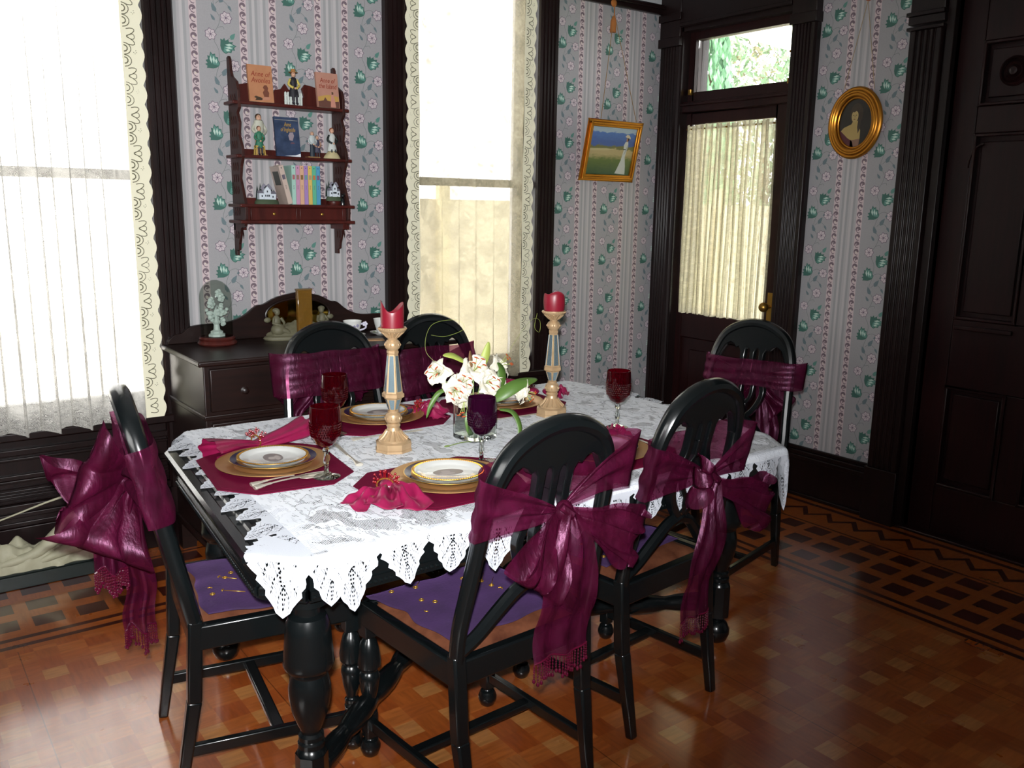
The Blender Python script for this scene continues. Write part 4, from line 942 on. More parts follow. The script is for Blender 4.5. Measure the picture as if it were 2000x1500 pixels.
# candlesticks and candles
def candlestick(x, y, rot, label):
    t = thing('candlestick', label, 'candlestick', (x, y, ZS), rot, 'tall mirrored candlesticks')
    m = MB(); m.lathe([(.058, 0), (.058, .006), (.055, .009), (.057, .026), (.05, .031)], 8, rot=pi/8); m.lathe([(.047, .030), (.044, .036), (.030, .048), (.021, .06), (.019, .072), (.022, .078), (.018, .084)], 24)
    for k in range(16):
        a = 2*pi*k/16; m.tube([(.044*cos(a), .044*sin(a), .036), (.031*cos(a), .031*sin(a), .0475), (.021*cos(a), .021*sin(a), .062)], .0034, 5)
    m.build('base', m_cstick, t, smooth=30)
    m = MB(); m.lathe([(.016, .082), (.024, .09), (.0255, .1), (.023, .112), (.016, .118), (.017, .124)], 24)
    for k in range(12):
        a = 2*pi*k/12; m.tube([(.0175*cos(a), .0175*sin(a), .086), (.026*cos(a), .026*sin(a), .1), (.017*cos(a), .017*sin(a), .115)], .002, 5)
    m.build('knop', m_cstick, t)
    m = MB(); m.lathe([(.0135, .124), (.027, .162), (.034, .166), (.034, .176), (.0295, .18), (.0165, .296), (.018, .3), (.018, .306), (.014, .31)], 6); o = m.build('shaft', m_cstick, t, smooth=10)
    for (z0, r0, z1, r1, mm) in ((.184, .0288, .292, .0170, 'mirror_panel'), (.128, .0150, .159, .0258, 'small_mirror_panel')):
        for k in range(6):
            a0, a1 = 2*pi*k/6, 2*pi*(k+1)/6; m = MB(); pts = []
            for z, r, q in ((z0, r0, .17), (z0, r0, .83), (z1, r1, .83), (z1, r1, .17)):
                p = V((r*cos(a0), r*sin(a0), z)).lerp(V((r*cos(a1), r*sin(a1), z)), q); nn = V((cos((a0+a1)/2), sin((a0+a1)/2), 0)); pts.append(p+nn*.0012)
            cc = sum(pts, V())/4; inn = [p+(cc-p)*.0-V((cos((a0+a1)/2), sin((a0+a1)/2), 0))*.0016 for p in pts]
            m.add(pts+inn, [(0, 1, 2, 3), (7, 6, 5, 4), (0, 4, 5, 1), (1, 5, 6, 2), (2, 6, 7, 3), (3, 7, 4, 0)]); m.build(mm, m_mirror, o, smooth=0)
    m = MB(); m.lathe([(.013, .306), (.022, .316), (.024, .325), (.021, .334), (.014, .34), (.016, .346)], 24)
    for k in range(12):
        a = 2*pi*k/12; m.tube([(.016*cos(a), .016*sin(a), .312), (.0245*cos(a), .0245*sin(a), .325), (.015*cos(a), .015*sin(a), .338)], .002, 5)
    m.lathe([(.014, .344), (.018, .35), (.03, .362), (.039, .366), (.0415, .37), (.0415, .377), (.038, .378), (.036, .372), (0, .371)], 32)
    for k in range(14):
        a = 2*pi*k/14; m.tube([(.017*cos(a), .017*sin(a), .348), (.024*cos(a), .024*sin(a), .355), (.034*cos(a), .034*sin(a), .364)], .0028, 5)
    for k in range(36):
        a = 2*pi*k/36; m.ell((.0415*cos(a), .0415*sin(a), .3735), .0022, 5, 4)
    m.build('cup', m_cstick, t)
candlestick(1.262, 2.305, rad(20), 'gold candlestick with mirrored shaft near the middle of the table, left one')
candlestick(1.962, 2.405, rad(50), 'gold candlestick with mirrored shaft further right, beyond the lilies')
def candle(x, y, label, h, dip, ph, bulge):
    t = thing('pillar_candle', label, 'candle', (x, y, ZS+.3725), 0, 'red pillar candles')
    def fn(u, v):
        a = 2*pi*u; top = h*(1-dip*(.5-.5*cos(2*(a-ph)))*(1 if dip > .2 else .6)+.05*sin(3*a)); r = .034*(1+bulge*sin(pi*v*.9))
        if v > .8: r *= 1-(v-.8)*.12
        return (r*cos(a), r*sin(a), top*min(1, v/.92) if v < .92 else top)
    m = MB(); m.grid(fn, 40, 16, cu=True)
    def inn(u, v):
        a = 2*pi*u; top = h*(1-dip*(.5-.5*cos(2*(a-ph)))*(1 if dip > .2 else .6)+.05*sin(3*a)); r = .0325*(1-v*.95); return (r*cos(a), r*sin(a), lerp(top, h*.42, min(1, v*1.8)))
    m.grid(inn, 40, 8, cu=True); m.lathe([(0, 0), (.0335, .0)], 40); m.build('wax', m_candle, t, smooth=60)
    m = MB(); m.tube([(0, 0, h*.4), (.001, 0, h*.4+.012)], .0012, 6); m.build('wick', m_black, t)
candle(1.262, 2.305, 'red pillar candle burnt down to two peaks on the left candlestick', .082, .40, rad(-20), .02)
candle(1.962, 2.405, 'barrel-shaped red pillar candle on the right candlestick', .066, .12, .5, .12)

# glass vase with lilies
vx, vy = 1.548, 2.285
t = thing('glass_vase', 'square clear glass vase holding the lilies', 'vase', (vx, vy, ZS), rad(8))
def sqr(r, k=.012): return [(sx*(r-k)+k*cos(a), sy*(r-k)+k*sin(a)) for sx, sy, a0 in ((1, 1, 0), (-1, 1, pi/2), (-1, -1, pi), (1, -1, 3*pi/2)) for a in (a0, a0+pi/4, a0+pi/2)]
m = MB(); rg = [(sqr(.05), 0), (sqr(.053), .004), (sqr(.053), .122), (sqr(.0495, .01), .122), (sqr(.0495, .01), .016), ]
vs = [(x, y, z) for r, z in rg for x, y in r]; k = 12
m.add(vs, [(j*k+i, j*k+(i+1) % k, (j+1)*k+(i+1) % k, (j+1)*k+i) for j in range(4) for i in range(k)]+[tuple(range(k))[::-1], tuple(4*k+i for i in range(k))]); m.build('glass', m_clear, t, smooth=30)
def petal(m, base, D, N, L, Wd, curl, seed):
    D = V(D).normalized(); N = V(N).normalized(); B = D.cross(N).normalized(); N = B.cross(D)
    def fn(u, v):
        w = Wd*sin(pi*min(1, u*.92+.06))**.75*(1+.10*sin(u*22+seed)*abs(v-.5)*2); x = (v-.5)*2
        th = curl*u*u; along = L*(u-.16*curl*u**3); up = L*(.42*u-.55*th*u*.5)
        return V(base)+D*along+N*(up-.10*Wd*(1-x*x)*1.5+.004*sin(u*16+seed)*x)+B*(x*w)
    m.grid(fn, 12, 8)
def lily(label, head, face, seed, L=.075, Wd=.021, droop=1.0):
    rr = random.Random(seed); t = thing('lily', label, 'flower', (vx, vy, ZS+.02), 0, 'white lilies in the vase'); o = V((vx, vy, ZS+.02)); h = V(head)-o; F = V(face).normalized()
    X = F.orthogonal().normalized(); Y = F.cross(X)
    b = h-F*.035
    m = MB(); m.tube(spline([(rr.uniform(-.02, .02), rr.uniform(-.02, .02), 0), V((rr.uniform(-.02, .02), rr.uniform(-.02, .02), .10)), b*.75+V((0, 0, .015)), b], 6), .0026, 6); m.build('stem', m_stalk, t)
    for k in range(6):
        a = 2*pi*k/6+rr.uniform(-.2, .2); R = X*cos(a)+Y*sin(a); m = MB()
        petal(m, b, F*.75+R*(.55+.25*(k % 2)), R*-.3+F, L*rr.uniform(.85, 1.1), Wd*rr.uniform(.85, 1.2)*(1.15 if k % 2 else .9), rr.uniform(1.1, 2.0)*droop, rr.uniform(0, 6))
        m.build('petal', m_petal, t, smooth=180, solid=.0008)
    for k in range(5):
        a = 2*pi*k/5+.3; R = X*cos(a)+Y*sin(a); e = h+F*.035+R*.018; m = MB(); m.tube(spline([b, b+F*.04+R*.006, e], 5), .0008, 5); s_ = m.build('filament', m_budg, t)
        m = MB(); m.tube([e-Y*.007+X*.002, e, e+Y*.007], [.0012, .0022, .0012], 6); m.build('anther', m_stam, s_)
LI = [('white lily at the far left of the bouquet, facing left', (1.44, 2.35, .98), (-.7, -.55, .25), 1), ('creamy lily low on the left, facing the viewer', (1.45, 2.25, .935), (-.45, -.85, .0), 2), ('white lily at the top of the bouquet', (1.54, 2.27, 1.0), (-.15, -.75, .6), 3),
      ('white lily in the middle under the top one', (1.565, 2.24, .955), (.1, -.95, .1), 4), ('white lily at the upper right, behind the long leaf', (1.685, 2.34, .985), (.5, -.5, .4), 5), ('drooping white lily low at the right, above the gilt plate', (1.685, 2.21, .915), (.75, -.45, -.45), 6), ('small white lily filling the gap behind the low left one', (1.495, 2.275, .955), (-.3, -.85, .3), 8), ('white lily low at the right of the cluster beside the broad leaf', (1.625, 2.255, .925), (.45, -.85, .1), 9), ('wilted lily hanging over the left rim of the vase', (1.465, 2.22, .90), (-.3, -.5, -.85), 7)]
for l, h, f_, s in LI: lily(l, h, f_, s, .088 if s in (3, 4) else .078, .027 if s in (3, 4) else .023, 1.45 if s in (1, 2, 7) else 1.15)
def blade(m, pts, w, N=(0, -.7, .7)):
    P = spline(pts, 6); n = len(P)
    for s in (-1, 1):
        vs = []
        for i, p in enumerate(P):
            t_ = i/(n-1); d_ = (P[min(n-1, i+1)]-P[max(0, i-1)]).normalized(); B = d_.cross(V(N)).normalized(); ww = w*sin(pi*min(.99, t_*.9+.08))**.8; vs += [p, p+B*ww*s+V(N)*.15*ww]
        m.add(vs, [(2*i, 2*i+1, 2*i+3, 2*i+2) for i in range(n-1)])
def leafspray(label, pts, w, mat=None, cat='leaf', name='lily_leaf'):
    m = MB(); blade(m, pts, w); return tag(m.build(name, mat or m_leaf, None, smooth=180, solid=.0008), label, cat, 'leaves and buds in the vase')
Zb = ZS+.05
leafspray('broad green leaf reaching right over the gilt plate', [(1.56, 2.26, .88), (1.60, 2.215, .915), (1.66, 2.20, .945), (1.74, 2.21, .952)], .022)
leafspray('upright green leaf beside the upper right lily', [(1.60, 2.28, .88), (1.625, 2.26, .94), (1.63, 2.26, .985), (1.615, 2.26, 1.01)], .017)
leafspray('narrow green leaf drooping at the left of the bouquet', [(1.47, 2.30, .93), (1.43, 2.31, .925), (1.40, 2.315, .885), (1.388, 2.32, .845)], .008)
leafspray('green leaf drooping right of the plum goblet', [(1.575, 2.19, .875), (1.60, 2.155, .87), (1.61, 2.13, .83), (1.60, 2.12, .775)], .010)
leafspray('pale yellow-green bud pointing up at the top', [(1.565, 2.285, .99), (1.585, 2.285, 1.03), (1.598, 2.285, 1.075)], .014, m_budg, 'bud', 'lily_bud')
leafspray('pale yellow-green bud pointing left at the top', [(1.525, 2.30, 1.01), (1.48, 2.31, 1.035), (1.445, 2.315, 1.04)], .012, m_budg, 'bud', 'lily_bud')
leafspray('brownish withered leaf tip at the top of the bouquet', [(1.53, 2.28, 1.0), (1.525, 2.28, 1.03), (1.52, 2.275, 1.055)], .008, flat('7a5a3a'))
for i, (dx, dy, l) in enumerate(((-.035, -.03, 'leaf pressed against the left inside of the vase'), (.0, -.04, 'leaf pressed against the front inside of the vase'), (.03, -.02, 'leaf standing in the right side of the vase'))):
    leafspray('dark green '+l, [(vx+dx, vy+dy, ZS+.02), (vx+dx*1.1, vy+dy, ZS+.07), (vx+dx*.8, vy+dy*.8, ZS+.13)], .022)
m = MB(); m.tube(spline([(1.50, 2.235, ZS+.006), (1.46, 2.225, ZS+.012), (1.41, 2.225, ZS+.008)], 6), [.0014]*13, 6); m.ell((1.405, 2.225, ZS+.008), (.012, .004, .003), 8, 5)
tag(m.build('fallen_sprig', m_stalk), 'thin fallen sprig lying on the cloth left of the vase', 'sprig')
for l, pts in (('thin wiry tendril curling up at the left above the lilies', [(1.46, 2.30, .99), (1.40, 2.34, 1.05), (1.43, 2.36, 1.13), (1.53, 2.37, 1.14), (1.56, 2.37, 1.11), (1.49, 2.37, 1.09), (1.43, 2.36, 1.10)]), ('thin wiry tendril looping at the right near the candlestick', [(1.70, 2.35, .99), (1.80, 2.40, 1.06), (1.90, 2.45, 1.11), (1.95, 2.47, 1.10), (1.95, 2.47, 1.06), (1.92, 2.46, 1.08), (1.93, 2.46, 1.13)])):
    m = MB(); m.tube(spline(pts, 8), .00045, 5); tag(m.build('tendril', m_budg), l, 'tendril', 'wiry tendrils')
# ---------------------------------------------------------------- sideboard
SX0, SX1, SY0, SY1, SZ = 1.005, 2.178, 3.36, 3.872, .90
t = thing('sideboard', 'dark carved-crest sideboard against the window wall', 'sideboard', (1.625, 3.6, 0))
O = V((1.625, 3.6, 0))
def sb(m, x0, x1, y0, y1, z0, z1): m.box(x0-O.x, x1-O.x, y0-O.y, y1-O.y, z0, z1)
m = MB(); sb(m, SX0, SX1, SY0, SY1, SZ-.022, SZ); m.build('top', m_side, t, bevel=.006)
m = MB(); sb(m, SX0+.025, SX1-.025, SY0+.03, SY1, .12, SZ-.022); sb(m, SX0+.02, SX1-.02, SY0+.025, SY1, .66, .68); sb(m, SX0+.015, SX1-.015, SY0+.02, SY1, .12, .15); m.build('body', m_side, t, bevel=.004)
for x in (SX0+.05, SX1-.05):
    for y in (SY0+.06, SY1-.05): m = MB(); m.box(-.03, .03, -.03, .03, 0, .13); m.build('leg', m_side, t, (x-O.x, y-O.y, 0))
dw = (SX1-SX0-.11)/2
for k in range(2):
    a = SX0+.045+k*(dw+.02)
    m = MB(); sb(m, a, a+dw, SY0+.012, SY0+.035, .695, .865); o = m.build('drawer', m_side, t, bevel=.004)
    for q in (.25, .75): m = MB(); m.lathe([(.016, 0), (.016, .003), (.006, .006), (.006, .014), (.012, .02), (0, .026)], 16); m.build('knob', m_side, o, (a+dw*q-O.x, SY0+.012-O.y, .77), (rad(90), 0, 0))
    m = MB(); sb(m, a, a+dw, SY0+.012, SY0+.035, .165, .65); sb(m, a+.07, a+dw-.07, SY0+.004, SY0+.014, .24, .58); o = m.build('door', m_side, t, bevel=.005)
    m = MB(); m.lathe([(.012, 0), (.005, .006), (.011, .016), (0, .022)], 14); m.build('knob', m_side, o, (a+(dw-.03 if k == 0 else .03)-O.x, SY0+.012-O.y, .42), (rad(90), 0, 0))
cr = [(1.03, .90), (1.03, .915), (1.055, .938), (1.09, .945), (1.12, .968), (1.18, .977), (1.28, .978), (1.36, 1.003), (1.42, 1.045), (1.455, 1.05), (1.52, 1.08), (1.625, 1.10)]
pc = [tuple(p[:2]) for p in spline([(*c, 0) for c in cr], 3)]; pc = pc+[(1.625+(1.625-x)*.92, z) for x, z in pc[:-1][::-1]]
m = MB(); m.prism(pc, 3.848-O.y, 3.872-O.y, lambda u, v, w: (u-O.x, w, v)); m.build('crest_back', m_side, t, bevel=.003)
mo = [(1.615+.155*cos(q)*1.0, 1.0+.070*sin(q)) for q in [k*2*pi/40 for k in range(40)]]
m = MB(); m.prism(mo, 3.8445-O.y, 3.849-O.y, lambda u, v, w: (u-O.x, w, v)); o = m.build('oval_mirror', m_tintmirror, t, smooth=0)
m = MB(); m.tube([(u-O.x, 3.846-O.y, v) for u, v in mo], .006, 8, closed=True); m.build('mirror_rim', m_side, o)
# things on the sideboard
x, y = 1.215, 3.775
t = thing('glass_dome', 'clear glass dome on a round wooden base at the left of the sideboard', 'dome', (x, y, SZ))
m = MB(); m.lathe([(0, 0), (.078, 0), (.082, .006), (.078, .014), (.072, .018), (.076, .026), (.07, .034), (0, .034)], 40); m.build('base', m_shelf, t)
m = MB(); P = [(.066, .034), (.066, .20)]+[(.066*cos(a), .20+.075*sin(a)) for a in [k*pi/2/9 for k in range(1, 10)]]
m.lathe(P+[(max(0, r-.0015), z-.0015 if k > 1 else z) for k, (r, z) in reversed(list(enumerate(P)))], 40); m.build('dome', m_thin, t)
t = thing('dome_figurine', 'white figurine of blossoms and doves inside the glass dome', 'figurine', (x, y, SZ+.034))
m = MB(); m.lathe([(.036, 0), (.036, .008), (.026, .014), (.028, .02), (.014, .028), (.012, .05), (.02, .06), (.008, .075), (.006, .1), (0, .12)], 8); m.build('pedestal', m_bisque, t)
m = MB(); rr = random.Random(5)
for k in range(9):
    a = k*2*pi/9*2.4; z = .06+.015*k; c = V((.024*cos(a), .022*sin(a), z))
    for q in range(5):
        b = 2*pi*q/5; m.ell(c+V((.013*cos(b)*abs(sin(a))+.004*cos(a), .012*cos(b)*abs(cos(a))-.004*abs(sin(a)), .012*sin(b))), (.010, .006, .009), 8, 5)
for s in (-1, 1):
    m.ell((s*.03, -.01, .10), (.016, .010, .012), 10, 6); m.ell((s*.043, -.012, .114), .008, 8, 6); m.prism([(s*.02, .10), (s*.0, .135), (s*.012, .09)], -.02, -.015, lambda u, v, w: (u, w, v))
m.build('blossom_spray', m_bisque, t)
x, y = 1.585, 3.76
t = thing('mirror_figurine', 'aged ceramic rock figurine with two seated figures before the oval mirror', 'figurine', (x, y, SZ))
m = MB(); m.lathe([(0, 0), (.165, 0), (.172, .008), (.165, .016), (.15, .02), (0, .02)], 48, sq=.36)
def rocks(u, v):
    a = 2*pi*u; q = 1+.14*noise.noise(V((cos(a)*3, sin(a)*3, v*3))); r = lerp(.155, .02, v**1.4)*q; return (r*cos(a), r*.33*sin(a), .015+.05*v+.02*abs(cos(a))*v+.012*noise.noise(V((cos(a)*5, v*6, 2))))
m.grid(rocks, 40, 10, cu=True); m.build('rock_base', m_dull, t, smooth=60)
for s, nm in ((-1, 'lady_figure'), (1, 'gentleman_figure')):
    m = MB(); c = s*.105
    m.ell((c, -.01, .045), (.034, .03, .03)); m.ell((c+s*.004, 0, .082), (.019, .016, .028)); m.ell((c, -.002, .122), (.0125, .0125, .015)); m.ell((c+s*.003, .003, .130), (.016, .015, .011))
    for w in (-1, 1): m.tube([(c+w*.016, -.004, .096), (c+w*.026, -.016, .076), (c+w*.008-s*.012, -.026, .066)], [.007, .006, .005], 8)
    m.tube([(c, -.02, .05), (c-s*.03, -.034, .04), (c-s*.05, -.03, .022)], [.014, .011, .007], 8); m.ell((c+s*.045, .0, .09), (.016, .006, .012), 8, 5); m.build(nm, m_dull, t, smooth=60)
t = thing('amber_vase', 'tall rectangular amber glass vase in front of the oval mirror', 'vase', (1.585, 3.705, SZ))
m = MB(); m.box(-.034, .034, -.012, .012, .0, .222); m.build('glass', m_amber, t, bevel=.003)
m = MB(); m.box(-.036, .036, -.014, .014, .222, .228); m.build('rim', flat('6a5434', .3), t)
def teacup(x, y, label, sl):
    t = thing('saucer', sl, 'saucer', (x, y, SZ), 0, 'flowered saucers'); m = MB(); m.lathe([(0, .002), (.03, 0), (.034, .003), (.058, .012), (.06, .014), (.056, .013), (.03, .006), (0, .006)], 36); m.build('dish', m_china, t)
    m = MB()
    for k in range(6): a = k*pi/3; m.ell((.045*cos(a), .045*sin(a), .0115), (.008, .006, .0015), 8, 4)
    m.build('leaf_decoration', flat('5a6a3a', .3), t)
    t = thing('teacup', label, 'teacup', (x, y, SZ+.006), rad(-35), 'flowered teacups'); m = MB(); m.lathe([(0, .0), (.02, 0), (.021, .004), (.03, .02), (.038, .045), (.0425, .068), (.043, .07), (.041, .0695), (.036, .045), (.027, .02), (0, .008)], 36); m.build('cup', m_china, t)
    m = MB(); m.tube(spline([(.039, 0, .055), (.058, 0, .058), (.06, 0, .038), (.033, 0, .026)], 6), .004, 8)
    for k in range(5): a = k*2*pi/5; m.ell((.058+.007*cos(a), -.003, .056+.007*sin(a)), (.006, .004, .006), 8, 5)
    m.build('handle', flat('c9c6d6', .3), t)
    m = MB()
    for q, z in ((-1.2, .045), (-.8, .05), (-1.6, .04), (-1., .032)):
        for k in range(5): a = k*2*pi/5; m.ell((.039*cos(q)+.004*cos(a)*-sin(q), .039*sin(q)+.004*cos(a)*cos(q), z+.005*sin(a)), .0035, 6, 4)
    m.build('violet_decoration', flat('8a86a8', .4), t)
teacup(1.80, 3.665, 'white teacup with violets standing left of the candlestick', 'flowered saucer under the teacup left of the candlestick')
teacup(1.955, 3.665, 'second white teacup half hidden by the left candlestick', 'flowered saucer half hidden by the left candlestick')
m = MB(); m.box(-.05, .05, -.03, .03, 0, .002); tag(m.build('paper_card', flat('b58a5e'), None, (1.835, 3.535, SZ+.0005), rad(-20)), 'small tan card lying flat on the sideboard', 'card')

# ---------------------------------------------------------------- wall shelf
QX0, QX1, QY0, QY1 = 1.352, 1.842, 3.745, 3.898
t = thing('wall_shelf', 'carved mahogany wall shelf with three shelves and two small drawers', 'shelf', (1.6, 3.9, 1.27))
O = V((1.6, 3.9, 1.27))
def side_prof(front):
    f = QY0; b = QY1
    pts = [(b, 2.10), (b-.018, 2.105), (b-.03, 2.09), (b-.035, 2.05), (b-.05, 2.02), (b-.10, 1.995), (b-.115, 1.96), (b-.115, 1.915), (b-.12, 1.89), (b-.095, 1.87), (b-.118, 1.83), (b-.105, 1.78), (b-.135, 1.73), (b-.14, 1.69), (b-.115, 1.65), (b-.10, 1.6), (b-.12, 1.56), (f+.01, 1.51), (f, 1.485), (f+.005, 1.43), (f+.02, 1.40), (b-.09, 1.39), (b-.075, 1.36), (b-.055, 1.32), (b-.05, 1.295), (b-.03, 1.29), (b-.03, 1.27), (b, 1.27)]
    return pts
m_fret = wood('fretwork_mahogany', '1e0b0a', '45231d', .4, (20, 90, 26), 0, .5)
for x in (QX0, QX1-.012):
    m = MB(); m.prism(side_prof(0), x, x+.012, lambda u, v, w: (w-O.x, u-O.y, v-O.z))
    for zz in (1.36, 1.46, 1.55, 1.60, 1.65, 1.74, 1.79, 1.84, 1.93):
        for j in range(3):
            yy = QY1-.03-j*.025
            for sx in (-.0025, .0125): m.prism([(yy, zz+.018), (yy-.006, zz), (yy, zz-.018), (yy+.006, zz)], x+sx, x+sx+.002, lambda u, v, w: (w-O.x, u-O.y, v-O.z))
    m.build('carved_side', m_fret, t, smooth=0, bevel=.002)
for z, d in ((1.912, .115), (1.692, .135), (1.487, .155), (1.418, .155)):
    m = MB(); m.box(QX0-.022-O.x, QX1+.022-O.x, QY1-d-O.y, QY1-.001-O.y, z-.008-O.z, z+.006-O.z); m.build('shelf_board', m_shelf, t, bevel=.004)
m = MB(); m.box(QX0+.012-O.x, QX1-.012-O.x, QY0+.03-O.y, QY1-O.y, 1.424-O.z, 1.479-O.z); m.build('drawer_case', m_shelf, t)
for a, b in ((QX0+.03, 1.588), (1.606, QX1-.03)):
    m = MB(); m.box(a-O.x, b-O.x, QY0+.022-O.y, QY0+.032-O.y, 1.426-O.z, 1.477-O.z); o = m.build('drawer', m_shelf, t, bevel=.002)
    m = MB(); m.lathe([(.006, 0), (.003, .004), (.006, .01), (0, .013)], 12); m.build('knob', m_brass, o, ((a+b)/2-O.x, QY0+.022-O.y, 1.452-O.z), (rad(90), 0, 0))
for a in (QX0+.012, 1.589, QX1-.03): m = MB(); m.box(a-O.x, a+.018-O.x, QY0+.024-O.y, QY0+.034-O.y, 1.424-O.z, 1.479-O.z); m.build('divider', m_shelf, t, bevel=.002)
for z0, hh in ((1.693, .035), (1.488, .032)):
    m = MB(); m.box(QX0+.012-O.x, QX1-.012-O.x, QY1-.012-O.y, QY1-.002-O.y, z0-O.z, z0+hh-O.z); m.build('back_rail', m_shelf, t)
cp = [(1.365, 1.913), (1.365, 1.99), (1.42, 2.0), (1.475, 2.015), (1.51, 2.02), (1.525, 2.0), (1.518, 1.975), (1.515, 1.965), (1.535, 1.955), (1.55, 1.965), (1.555, 1.985), (1.585, 1.992), (1.602, 2.015)]
cp = cp+[(3.194+.012-x, z) for x, z in cp[::-1]]
m = MB(); m.prism(cp, QY1-.014, QY1-.004, lambda u, v, w: (u-O.x, w-O.y, v-O.z)); m.build('scrolled_crest', m_shelf, t, bevel=.002)
m = MB(); m.box(QX0+.0-O.x, QX0+.05-O.x, QY1-.02-O.y, QY1-O.y, 1.38-O.z, 1.412-O.z); m.box(QX1-.03-O.x, QX1-O.x, QY0+.02-O.y, QY1-O.y, 1.385-O.z, 1.412-O.z); m.build('bracket', m_shelf, t)
# books shown face-on
def paperback(label, x, y, z, w, h, th, lean, yaw, cover, group='paperbacks standing face-out on the shelf'):
    t = thing('paperback', label, 'book', (x, y, z), (rad(-lean), 0, yaw), group)
    m = MB(); m.box(-w/2, w/2, .0008, th, 0, h); m.build('pages', flat('d2c8b0', .8), t)
    m = MB(); m.box(-w/2-.001, w/2+.001, 0, .001, 0, h+.001); m.box(-w/2-.001, w/2+.001, th, th+.001, 0, h+.001); m.box(-w/2-.0015, -w/2-.0005, 0, th, 0, h+.001); m.build('cover', cover, t, smooth=0)
    return t
FX = lambda x, z: Matrix.Translation((x, -.0012, z)) @ Matrix.Rotation(rad(90), 4, 'X')
def cover_shapes(t, items):
    for nm, col, pts, l in items:
        m = MB(); m.prism(pts, -.0006-l*.0002, -.0002, lambda u, v, w: (u, w, v)); m.build(nm, flat(col), t, smooth=0)
tan = G('tan_cover'); _v, *_ = tan.xyz(); tan.set(Base_Color=tan.mix(tan.noise(_v, 16, 3), H('9a6448'), H('c08a62')), Roughness=.45); tan = tan.m
pk = G('dusty_pink_cover'); _v, *_ = pk.xyz(); pk.set(Base_Color=pk.mix(pk.noise(_v, 16, 3), H('a07060'), H('b88a78')), Roughness=.45); pk = pk.m
bl = G('night_blue_cover'); _v, *_ = bl.xyz(); bl.set(Base_Color=bl.mix(bl.noise(_v, 20, 3), H('0e1020'), H('4a5a78')), Roughness=.18); bl = bl.m
red = flat('8a3020', .5)
b1 = paperback('tan paperback titled Anne of Avonlea on the top shelf', 1.458, 3.782, 1.9185, .104, .152, .012, 8, rad(0), tan)
text('title', 'Anne of\nAvonlea', .031, red, b1, FX(0, .102), .25, width=.088)
cover_shapes(b1, [('cover_figure', '6a3a28', [(.012, .018), (.03, .018), (.034, .04), (.028, .05), (.031, .06), (.024, .072), (.014, .07), (.008, .06), (.014, .052), (.006, .04)], 1), ('cover_dark_shape', '3a2a18', [(-.03, .006), (.008, .008), (-.002, .018), (-.026, .024), (-.034, .018), (-.024, .014)], 1), ('cover_skirt', 'b07a62', [(-.002, .006), (.034, .012), (.04, .022), (.012, .022)], 2)])  # includes a dark shape low on the cover
b2 = paperback('dusty pink paperback titled Anne of the Island on the top shelf', 1.765, 3.782, 1.9185, .104, .15, .012, 8, rad(2), pk)
text('title', 'Anne of\nthe Island', .029, red, b2, FX(0, .104), .25, width=.086)
cover_shapes(b2, [('cover_field', 'b48e48', [(-.05, .0), (.05, .0), (.05, .05), (.0, .056), (-.05, .044)], 1), ('cover_hill', '5e3a30', [(-.05, .0), (.05, .0), (.05, .03), (.02, .026), (-.006, .03), (-.016, .044), (-.024, .03), (-.05, .024)], 2), ('cover_figure', 'b88070', [(.008, .002), (.034, .002), (.03, .04), (.024, .058), (.016, .058), (.012, .04)], 3), ('cover_head', '5a4030', [(.017, .058), (.025, .058), (.026, .068), (.018, .07)], 3)])
b3 = paperback('dark blue glossy paperback with gold title on the middle shelf', 1.568, 3.775, 1.6985, .108, .168, .012, 9, rad(0), bl)
text('title', 'Anne\nof Ingleside', .026, flat('b08a30', .4), b3, FX(.004, .126), .25, width=.066)
cover_shapes(b3, [('cover_stripe', '8a8a86', [(-.052, .155), (.052, .155), (.052, .157), (-.052, .157)], 1), ('cover_face', '8d8088', [(.008, .07), (.022, .068), (.03, .09), (.026, .105), (.012, .104), (.004, .09)], 1), ('cover_lips', '5c3e4c', [(.01, .054), (.032, .056), (.026, .062), (.016, .062)], 1), ('cover_pale_shape', 'd8dce0', [(-.02, .002), (.053, .0), (.053, .014), (.03, .006)], 1)])  # includes a pale sliver along the cover's bottom edge
# row of spines on the bottom shelf
cols = ['b9a79c', '9cc0b4', 'b98aa6', 'c9a184', '9a7cb0', 'c9ad5e', '5caa8a', '4f93b4']; nm = ['greyish beige', 'pale mint', 'dusty pink', 'peach', 'lilac', 'yellow', 'sea green', 'blue']
xs = 1.575
for k in range(8):
    w = .0172 if k else .021; lab = nm[k]+' paperback '+('leaning at the left end of the row' if k == 0 else 'in the row on the bottom shelf')
    x = xs+(k-1)*.0192 if k else 1.556
    t = thing('series_book', lab, 'book', (x, 3.772, 1.4935), (0, rad(-14) if k == 0 else 0, 0), 'paperback series on the bottom shelf')
    m = MB(); m.box(0, w, .001, .105, 0, .166); m.build('pages', flat('cfc6b0', .8), t)
    m = MB(); m.box(0, w, 0, .0012, 0, .168); m.box(-.0006, .0002, 0, .106, 0, .168); m.box(w-.0002, w+.0006, 0, .106, 0, .168); o = m.build('cover', flat(cols[k], .35), t, smooth=0)
    m = MB(); m.box(w*.18, w*.82, -.0006, .0001, .108, .128); m.build('spine_picture', flat(['5a5460', '9a5a60', '8a6a5a', '7a5a34', '5a8a8a', 'a08a70', 'b06a3a', '7a4a6a'][k]), o, smooth=0)
    m = MB(); m.box(w*.4, w*.6, -.0006, .0001, .155, .16); m.build('spine_emblem', flat('3a3a48'), o, smooth=0)
    text('spine_title', 'Anne', .0085, flat('6a5a5a'), o, Matrix.Translation((w/2, -.0004, .075)) @ Matrix.Rotation(rad(90), 4, 'X') @ Matrix.Rotation(rad(-90), 4, 'Z'), .1)
    if k == 0:
        m = MB(); m.box(-.0012, -.0004, .02, .085, .085, .145); m.build('cover_picture', flat('4a4c48'), o, smooth=0)
